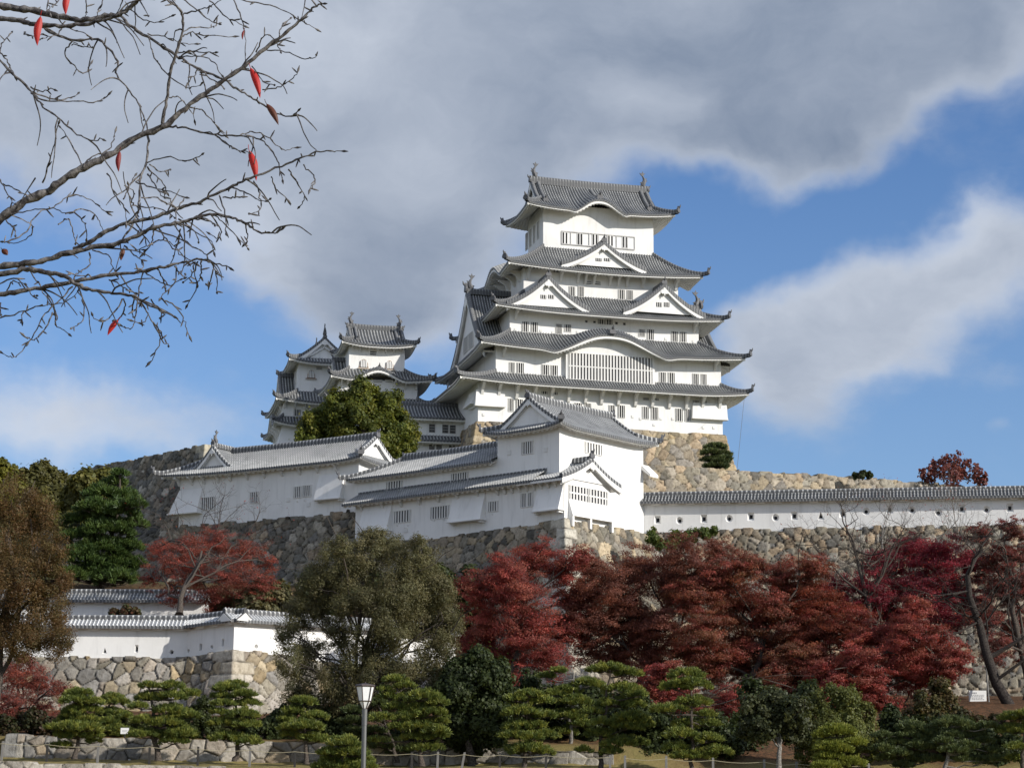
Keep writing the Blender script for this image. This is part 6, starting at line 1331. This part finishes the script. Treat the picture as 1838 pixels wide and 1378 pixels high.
br([(129, 77), (115, 94), (129, 115), (150, 132), (162, 118)], 1.4, .9, 6.25); br([(129, 80), (150, 84), (163, 85)], 1.0, .7, 6.25)
br([(-30, 80), (-5, 104), (28, 136), (56, 164), (77, 191), (104, 212), (132, 237), (164, 252), (183, 249)], 2.5, .9, 6.0)
for L in ([(56, 157), (77, 164), (94, 158)], [(59, 165), (97, 179), (122, 176), (139, 171)], [(59, 167), (80, 181), (132, 181), (174, 183), (193, 173)], [(0, 95), (3, 80), (20, 61)], [(77, 327), (87, 296), (97, 258), (103, 225)], [(150, 301), (132, 265), (111, 230)], [(150, 299), (164, 282), (195, 268), (207, 239)], [(0, 95), (14, 112), (25, 133)]): br(L, 1.5, .8, 6.05)
br([(266, 244), (263, 289), (254, 313), (251, 330), (249, 365), (244, 390), (223, 424), (209, 440)], 1.9, 1.8, 6.05)
for L in ([(263, 292), (299, 282), (334, 289), (362, 279)], [(268, 296), (289, 308), (305, 305)], [(262, 300), (290, 325), (300, 345)]): br(L, 1.3, .7, 6.05)
br([(299, 228), (327, 228), (369, 239), (404, 244), (432, 244), (467, 251), (491, 275), (501, 299), (507, 320)], 1.9, .9, 6.1)
for L in ([(432, 242), (449, 237), (470, 240), (494, 258), (512, 270), (527, 266)], [(390, 244), (411, 261), (428, 271), (446, 272)], [(341, 193), (362, 198), (383, 219), (401, 242)], [(305, 177), (320, 174), (336, 190), (348, 212)], [(416, -5), (432, 31), (440, 66), (440, 115)], [(376, 0), (407, 31), (435, 45)], [(424, -2), (456, 5), (505, 17), (540, 37), (564, 51)], [(548, -2), (543, 31)], [(459, 94), (470, 70), (482, 63), (498, 80), (503, 92)], [(480, 89), (512, 94), (547, 106), (569, 101)], [(501, 66), (505, 49), (519, 35)], [(470, 162), (498, 157), (519, 146), (534, 131)], [(453, 120), (473, 146), (491, 153)], [(327, -2), (352, 17), (376, 37), (393, 44)], [(233, 16), (258, 35), (282, 40), (303, 30)], [(252, 2), (266, 28)], [(268, 68), (275, 97), (296, 129), (324, 151), (345, 158), (360, 153)], [(265, 63), (296, 66), (327, 78), (348, 80)], [(355, 125), (345, 140), (334, 152)], [(85, -5), (88, 12), (88, 22)], [(155, 0), (155, 20), (153, 34)], [(110, -5), (95, 12)], [(185, 0), (178, 18), (174, 30)], [(222, -3), (214, 16), (206, 28)], [(115, 40), (105, 60), (90, 66), (74, 70)], [(100, 27), (115, 45), (150, 60), (160, 66)], [(45, 56), (44, 62), (58, 65), (76, 62)]): br(L, 1.25, .65, 6.15)
br(ZB4([(-120, 480), (0, 460), (130, 440), (240, 420), (380, 380), (520, 350), (600, 340), (720, 290), (780, 260), (900, 235), (1000, 205), (1100, 185), (1200, 205), (1270, 230), (1320, 270), (1400, 285), (1435, 275)]), 5.6, .9, 5.9)
br(ZB4([(380, 370), (460, 330), (560, 270), (650, 235), (740, 215), (860, 180), (930, 150), (1030, 120), (1120, 80), (1200, 40), (1290, 0)]) + ZA4([(1450, 855), (1540, 820), (1620, 790), (1700, 780), (1755, 780)]), 3.8, .9, 5.9)
br(ZB4([(-120, 620), (0, 600), (130, 580), (260, 555), (400, 530), (520, 505), (640, 490), (760, 475), (870, 450), (960, 430), (1040, 420), (1100, 440), (1180, 455)]), 4.6, .9, 5.8)
br(ZB4([(-120, 520), (0, 495), (140, 470), (230, 485), (320, 500), (400, 550), (480, 575), (580, 590), (680, 605), (760, 650), (830, 680), (890, 710)]), 5.0, .9, 5.7)
for L in ([(680, 605), (740, 660), (790, 745), (825, 830), (800, 900), (780, 940)], [(790, 745), (830, 800), (838, 845), (870, 855)], [(830, 620), (900, 660), (950, 730), (970, 805)], [(640, 620), (640, 680), (600, 740), (585, 730)], [(630, 625), (580, 700), (530, 740), (480, 715)], [(370, 560), (310, 630), (230, 700), (180, 800), (100, 905), (60, 920), (20, 905)], [(240, 600), (290, 700), (290, 760), (345, 790)], [(400, 580), (430, 640), (425, 730), (370, 770)], [(270, 690), (230, 780), (190, 822), (150, 825), (130, 815)], [(1000, 430), (1000, 470), (1015, 560), (970, 645)], [(910, 450), (900, 540), (830, 610)], [(1090, 440), (1115, 500), (1120, 585)], [(740, 475), (720, 560), (700, 700), (680, 770), (640, 770)], [(930, 260), (920, 330), (880, 440)], [(920, 210), (980, 260), (1080, 320), (1100, 370)], [(1110, 190), (1170, 250), (1250, 330), (1275, 360)], [(1260, 230), (1275, 290), (1270, 335)], [(1190, 45), (1270, 75), (1330, 110), (1385, 120)], [(1310, 10), (1340, 80), (1340, 160), (1285, 185)], [(1400, -10), (1420, 50), (1475, 103)], [(1490, -40), (1530, 20), (1570, 90), (1548, 140)], [(1560, -70), (1610, -20), (1625, 20), (1598, 45)], [(20, 330), (120, 290), (200, 180), (280, 150), (340, 100), (400, 85), (480, 120), (545, 175)], [(340, 180), (430, 160), (500, 200), (535, 270)], [(300, 240), (350, 210), (380, 290), (390, 330)], [(380, 180), (430, 220), (450, 310)], [(555, -30), (590, 80), (640, 150), (655, 225)], [(720, 150), (680, 130), (690, 80), (660, 40)], [(640, 105), (660, 60), (690, -10)], [(700, 20), (800, 50), (880, 70), (950, 100)], [(950, 100), (910, 170), (900, 235)], [(730, 100), (800, 100), (860, 130), (890, 150)], [(720, 150), (790, 150), (860, 170), (900, 205)], [(760, -20), (800, 40), (835, 100)], [(-60, 300), (20, 220), (60, 190), (160, 165), (260, 155), (340, 180)], [(60, 190), (150, 230), (170, 280), (100, 330), (20, 330)], [(30, 215), (70, 255), (80, 290)], [(0, 10), (40, 80), (75, 135)], [(20, 30), (90, 60), (150, 95)], [(180, 0), (100, 130)], [(0, 720), (120, 690), (200, 660), (330, 640), (400, 590)], [(0, 640), (5, 700)], [(0, 540), (90, 520), (160, 600), (180, 605)], [(120, 690), (115, 725)], [(480, 370), (560, 400), (580, 450), (600, 490)], [(460, 380), (465, 440), (400, 490), (375, 492)], [(700, 230), (740, 290), (750, 350), (700, 370)], [(820, 260), (870, 330), (940, 400), (1000, 430)], [(900, 240), (960, 330), (1040, 380), (1090, 430)], [(760, 350), (830, 320), (900, 350), (960, 420)], [(640, 350), (690, 390), (740, 440), (720, 480)], [(790, 265), (785, 330), (750, 380)], [(930, 235), (1000, 270), (1025, 325)], [(1000, 205), (1080, 220), (1105, 245)], [(1090, 190), (1135, 260), (1130, 310), (1090, 295)], [(1150, 100), (1210, 100), (1232, 95)], [(1130, 90), (1160, 180), (1165, 280)], [(820, 480), (845, 530), (850, 580)], [(740, 480), (820, 530), (880, 550), (940, 515)], [(620, 495), (660, 560), (700, 600), (720, 640)], [(560, 520), (600, 540), (690, 590)], [(900, 455), (940, 505), (960, 500)], [(1020, 430), (990, 500), (950, 530)], [(1040, 425), (1035, 500), (1020, 545)], [(1100, 470), (1080, 550), (1065, 555)], [(690, 620), (680, 690), (690, 720)], [(720, 620), (760, 700), (740, 745), (700, 740)], [(780, 630), (830, 690), (830, 720)], [(150, 480), (200, 540), (230, 600), (280, 680)], [(30, 590), (60, 530), (120, 545)]): br(ZB4(L), 1.35, .7, 5.85)
def smooth_path(P, k=4):
    P = np.asarray(P, float); n = len(P); t = np.arange(n); tt = np.linspace(0, n - 1, (n - 1) * k + 1); Q = np.vstack([2 * P[0] - P[1], P, 2 * P[-1] - P[-2]]); out = []
    for u in tt:
        i = min(int(u), n - 2); f = u - i; a, b, c, d = Q[i], Q[i + 1], Q[i + 2], Q[i + 3]
        out.append(.5 * (2 * b + (c - a) * f + (2 * a - 5 * b + 4 * c - d) * f * f + (3 * b - a - 3 * c + d) * f ** 3))
    return np.array(out)
def cherry():
    g = np.random.default_rng(77); base = np.array([-3.6, 5.4, 0.0])
    t = thing('cherry_tree', 'nearly leafless cherry tree whose twigs hang across the sky at upper left', 'cherry tree', base)
    m = MB(); ends = []
    for L, r0, r1, D in BR:
        k = len(L); off = g.uniform(-.10, .10); dd = D + np.linspace(0, 1, k) * g.uniform(-.25, .25) + off * .5
        if r0 > 1.8: dd = np.full(k, D) + np.linspace(0, -.2, k)
        P = np.array([at(x, y, d) for (x, y), d in zip(L, dd)]) - base
        Q = smooth_path(P, 5 if len(P) > 2 else 2); n = len(Q); Q = Q + g.normal(0, .0016, Q.shape) * (1 + 0 * Q)
        rad = np.linspace(r0, r1, n) * 1.14 * D / FPX * (1 + .13 * g.normal(size=n) * (1 if r0 > 1 else .6)); m.tube(Q, rad, 7 if r0 > 2 else 5)
        # buds and little spurs
        for _ in range(int(2 + n / 9)):
            i = g.integers(n // 4, n); d = unit(unit(Q[min(i + 1, n - 1)] - Q[max(i - 1, 0)]) * .6 + g.normal(0, .7, 3)); l = g.uniform(.012, .035); rr = .0028
            m.tube([Q[i], Q[i] + d * l * .6, Q[i] + d * l], [rr * .8, rr, rr * .4], 4)
        e = unit(Q[-1] - Q[-2]); m.tube([Q[-1], Q[-1] + e * .012, Q[-1] + e * .026], [r1 * D / FPX * .9, .0042, .001], 5)
        if r0 >= 1.8:                                        # extra curling twigs along the limbs
            for _ in range(int(n / 9)):
                i = g.integers(n // 5, n - 1); s_ = Q[i]; d = unit(unit(Q[i + 1] - Q[i]) + g.normal(0, .7, 3)); pts = [s_]; ln = g.uniform(.06, .2)
                for q in range(6):
                    d = unit(d + np.array([.02, 0, -.16]) + g.normal(0, .16, 3)); pts.append(pts[-1] + d * ln / 6)
                m.tube(smooth_path(np.array(pts), 2), np.linspace(.0030, .0015, 13), 4)
    trunk = np.array([(0, 0, 0), (.05, .05, 1.0), (.1, .1, 1.8), (.25, .3, 2.5), (.45, .5, 3.2), (.5, .7, 4.2)]); m.tube(smooth_path(trunk, 4), np.linspace(.16, .05, 21), 9)
    for (x, y), D, f in (((-90, 440), 6.1, 2.9), ((-60, 4), 6.3, 3.6), ((-40, 30), 6.2, 3.5), ((-42, 487), 5.9, 2.7), ((-42, 536), 5.8, 2.6), ((-42, 501), 5.7, 2.6), ((-30, 80), 6.0, 3.3), ((-21, 424), 5.85, 2.8)):
        P = at(x, y, D) - base; i = np.argmin(np.abs(trunk[:, 2] - f)); m.tube(smooth_path([trunk[i], (trunk[i] + P) / 2 + np.array([0, 0, .05]), P], 4), np.linspace(.035, .011, 9), 6)
    m.build('branches', BARK_PALE if False else mat('cherry_bark', lambda n: (n.mix(n.ramp(n.noise(n.coord('Object'), 38.0, 5, .7), .38, .66), (.035, .03, .03), (.20, .185, .175)), n.bump(n.noise(n.coord('Object'), 60.0, 4), .8, .004)), .75, .3), t, True)
    # the few leaves left
    lm = []
    for nm, c0, c1 in (('red_leaf', (.50, .012, .018), (.62, .05, .035)), ('withered_leaf', (.10, .035, .02), (.18, .06, .035)), ('dark_red_leaf', (.20, .015, .018), (.28, .03, .025))):
        def fn(n, c0=c0, c1=c1): return n.mix(n.noise(n.coord('Object'), 25.0, 4), c0, c1)
        q = mat(nm, fn, .5, .4); lm.append(q)
        nt = q.node_tree; p = nt.nodes['Principled BSDF']; tr = nt.nodes.new('ShaderNodeBsdfTranslucent'); tr.inputs[0].default_value = (*c1, 1); mx = nt.nodes.new('ShaderNodeMixShader'); mx.inputs[0].default_value = .45
        nt.links.new(p.outputs[0], mx.inputs[1]); nt.links.new(tr.outputs[0], mx.inputs[2]); nt.links.new(mx.outputs[0], nt.nodes['Material Output'].inputs[0])
    for (x0, y0), (x1, y1), wpx, k, lab in (((122, -14), (118, 27), 17, 0, None), ((73, 29), (67, 83), 19, 0, None), ((449, 121), (467, 177), 17, 0, None), ((478, 186), (500, 225), 15, 1, 'withered brown leaf'), ((447, 270), (460, 325), 18, 0, None), ((215, 271), (213, 309), 13, 2, None), ((222, 445), (217, 468), 12, 1, 'withered brown leaf'), ((212, 573), (193, 602), 13, 0, None), ((3, 447), (14, 458), 14, 1, 'withered brown leaf'), ((438, 54), (435, 72), 6, 2, None)):
        a, b = at(x0, y0, 5.95) - base, at(x1, y1, 5.95) - base; ax = b - a; wd = wpx * 5.95 / FPX * .45; side = unit(np.cross(ax, np.array([0, 1.0, 0]))); dep = np.array([0, 1.0, 0]); u = np.linspace(0, 1, 11)
        prof = np.sin(pi * u ** .85) ** .8 * (1 - .25 * u); bend = .10 * np.linalg.norm(ax) * np.sin(pi * u)
        G = np.stack([np.stack([a + ax * ui + side * (s_ * wd * pi_ + bend_ * .5 * (1 if x1 > x0 else -1)) + dep * (abs(s_) * wd * .8 * pi_ - bend_) for s_ in (-1, -.5, 0, .5, 1)]) for ui, pi_, bend_ in zip(u, prof, bend)])
        m = MB(); m.grid(G); m.tube([a - ax * .18 + side * .002, a - ax * .08, a], [.0012, .001, .0012], 4); o = m.build('leaf', lm[k], t, True)
        if lab: o['label'] = lab
cherry()

# ------------------------------------------------------------------ lamp post
def lamp():
    Y = 55.0; top = at(653, 1228, Y); base = np.array([top[0] + .04, Y, float(np.interp(Y, [0, 60], [0, 0]))]); t = thing('street_lamp', 'park lamp on a grey pole with a tapered white-paned lantern head', 'street lamp', base)
    steel = mat('brushed_grey_steel', lambda n: n.mix(n.noise(n.coord('Object'), 6, 4), (.12, .12, .118), (.18, .18, .175)), .45, .5); steel.node_tree.nodes['Principled BSDF'].inputs['Metallic'].default_value = .6
    brown = mat('bronze_brown_paint', lambda n: n.mix(n.noise(n.coord('Object'), 9, 4), (.045, .032, .028), (.08, .055, .045)), .45, .5)
    pane = mat('milk_glass', lambda n: n.mix(n.noise(n.coord('Object'), 3, 3), (.78, .79, .80), (.86, .87, .87)), .25, .5)
    h = lambda py: at(653, py, Y)[2] - base[2]; px = Y / FPX
    m = MB(); zn = h(1272); m.tube([(0, 0, 0), (0, 0, .3), (0, 0, .31), (0, 0, zn - .02)], [.09, .085, .068, .066], 16); m.build('pole', steel, t)
    m = MB(); m.tube([(0, 0, zn - .45), (0, 0, zn)], [.075, .075], 16); m.build('pole_collar', steel, t)
    def ring(z, r, k=6): a = np.arange(k) / k * 2 * pi + pi / 6 * 0 + .26; return np.stack([np.cos(a) * r, np.sin(a) * r, np.full(k, z)], 1)
    zs = [(h(1272), .055), (h(1257.5), .175), (h(1231), .262)]
    m = MB()
    for (za, ra), (zb, rb) in zip(zs[:-1], zs[1:]):
        A, B = ring(za, ra * .95), ring(zb, rb * .95); m.grid(np.stack([np.vstack([A, A[:1]]), np.vstack([B, B[:1]])], 1))
    m.build('lantern_panes', pane, t)
    m = MB()
    R_ = [ring(z, r) for z, r in zs]
    for i in range(6):
        m.tube([R_[0][i], R_[1][i], R_[2][i]], .014, 5)
        for k, w_ in ((1, .015), (2, .016), (0, .02)): m.tube([R_[k][i], R_[k][(i + 1) % 6]], w_, 5)
    A = ring(zs[0][0] - .06, .05); m.grid(np.stack([np.vstack([A, A[:1]]), np.vstack([R_[0], R_[0][:1]])], 1)); m.build('lantern_frame', brown, t)
    m = MB(); z = zs[2][0]; a, b, c = ring(z + .005, .285), ring(z + .045, .275), ring(z + .085, .02)
    m.grid(np.stack([np.vstack([q, q[:1]]) for q in (ring(z + .004, .02), a, b, c)], 1)); m.tube([(0, 0, z + .07), (0, 0, z + .12)], [.02, .012], 8); m.build('lantern_cap', brown, t)
lamp()

# ------------------------------------------------------------------ rope fence, signs, prop
WOOD = mat('weathered_wood', lambda n: (n.mix(n.noise(n.comb(n.m('MULTIPLY', n.sep(n.coord('Object'))[0], 9), n.m('MULTIPLY', n.sep(n.coord('Object'))[1], 9), n.sep(n.coord('Object'))[2]), 3, 5), (.10, .095, .09), (.26, .25, .235))), .85, .2)
WOOD_DARK = mat('dark_stained_wood', lambda n: n.mix(n.noise(n.coord('Object'), 8, 4), (.02, .02, .02), (.06, .055, .05)), .8, .2)
ROPE = mat('straw_rope', lambda n: n.mix(n.noise(n.coord('Object'), 30, 3), (.32, .28, .18), (.45, .40, .28)), .9, .1)
def fence(label, L):
    P0 = at(L[0][0], L[0][2], L[0][3]); t = thing('rope_fence', label, 'fence', P0); tops = []
    for px, yt, yb, Y, dk, lean in L:
        b = at(px, yb, Y) - P0; h = (yb - yt) * Y / FPX; e = b + np.array([lean * h, 0, h]); m = MB(); s_ = .065
        m.hexa([tuple(q + np.array([a, c, 0])) for a in (-s_, s_) for c in (-s_, s_) for q in (b - np.array([0, 0, .3]), e)]); m.prism([e + np.array([a, c, 0]) for a, c in ((-s_ * .8, -s_ * .8), (s_ * .8, -s_ * .8), (s_ * .8, s_ * .8), (-s_ * .8, s_ * .8))], (0, 0, .03))
        m.build('post', WOOD_DARK if dk else WOOD, t); tops.append(b + (e - b) * .86)
    for a, b in zip(tops[:-1], tops[1:]):
        u = np.linspace(0, 1, 9)[:, None]; q = a + (b - a) * u; q[:, 2] -= .10 * np.sin(pi * u[:, 0]); q[:, 1] -= .07; m = MB(); m.tube(q, .016, 5); m.build('rope', ROPE, t)
YF = 117.6
fence('rope fence on dark and grey posts along the grass in front of the low wall', [(-60, 1331, 1355, YF, 0, 0), (3, 1331, 1355, YF, 0, .05), (84, 1333, 1357, YF, 1, 0), (175, 1336, 1359, YF, 0, .03), (268, 1337, 1362, YF, 1, 0), (355, 1341, 1364, YF, 1, 0), (448, 1343, 1366, YF, 0, .03), (529, 1346, 1368, YF, 1, 0), (640, 1348, 1370, YF, 0, 0), (739, 1350, 1372, YF, 1, 0), (785, 1350, 1373, YF, 0, .04), (828, 1351, 1374, YF, 0, .25), (897, 1352, 1375, YF, 1, 0), (980, 1353, 1377, YF, 1, 0), (1095, 1356, 1380, YF, 0, 0)])
fence('rope fence on pale posts before the dark undergrowth, right of the wide pine', [(1122, 1357, 1386, 114.5, 0, 0), (1196, 1358, 1387, 114.5, 0, 0), (1280, 1361, 1389, 114.5, 0, 0), (1372, 1364, 1391, 114.5, 0, 0), (1430, 1368, 1393, 114.5, 0, 0), (1560, 1371, 1396, 114.5, 0, 0)])
WHITE = mat('white_sign_paint', lambda n: n.mix(n.noise(n.coord('Object'), 4, 3), (.76, .76, .74), (.82, .82, .80)), .6, .3)
INK = mat('grey_lettering', lambda n: (.30, .30, .31), .7, .2)
def sign(label, px, py, Y, w, h, zg, rows, legs, tilt=0.0):
    c = at(px, py, Y); t = thing('sign_board', label, 'sign', (c[0], c[1], zg), RAD(2)); z = c[2] - zg
    m = MB(); m.box(-w / 2, w / 2, -.03, .03, z - h / 2, z + h / 2); m.build('board', WHITE, t); m = MB()
    for lx in legs: m.box(lx - .04, lx + .04, .035, .11, -.3, z + h / 2 * (1.0 if len(legs) > 1 else .3))
    m.build('legs', WHITE if len(legs) > 1 else WOOD_DARK, t); m = MB(); g = np.random.default_rng(int(px))
    for zz, x0, x1, th in rows:
        x = x0
        while x < x1:
            l = g.uniform(.03, .09) * (w / .8); m.box(x * w / 2, min(x * w / 2 + l, x1 * w / 2), -.036, -.03, z + zz * h / 2 - th / 2, z + zz * h / 2 + th / 2); x += (l + .025 * (w / .8)) / (w / 2)
    m.build('lettering', INK, t)
zt_ = at(224, 1322, 126.0)[2]
sign('small white notice board on the terrace between the two left pines', 224, 1311, 125.6, .52, .38, 4.75, [(.1, -.6, .6, .035), (-.25, -.6, .3, .03)], (0,))
sign('white information board with two legs beside the dark leaning cherry trunk', 1755, 1249, 147.0, 1.25, .85, 8.2, [(.55, -.7, -.1, .12), (.2, -.75, .75, .06), (-.05, -.75, .75, .06), (-.3, -.75, .6, .06), (-.55, -.75, .7, .06)], (-.62, .62))
def prop():
    b, e = at(1775, 1262, 146.0), at(1770, 1196, 146.6); t = thing('support_pole', 'pale wooden prop standing behind the white information board', 'pole', b); m = MB(); m.tube([(0, 0, -.3), (0, 0, 0), tuple(e - b)], [.07, .07, .055], 8); m.build('pole', WOOD, t)
    m = MB(); q = e - b; m.tube([q + np.array([-.5, 0, .02]), q + np.array([.5, 0, .05])], .06, 7); m.build('crosspiece', WOOD, t)
prop()
def wire():
    a = KEEP.world(KRECT[0][1] + 2.2, -2.2, KZ[0]); b = at(1323, 842, 221); t = thing('lightning_cable', 'thin lightning cable hanging from the lowest right eave of the keep to the terrace', 'cable', b); m = MB(); u = np.linspace(0, 1, 8)[:, None]; q = (a - b) * u; m.tube(q, .022, 4); m.build('cable', IRON, t)
wire()
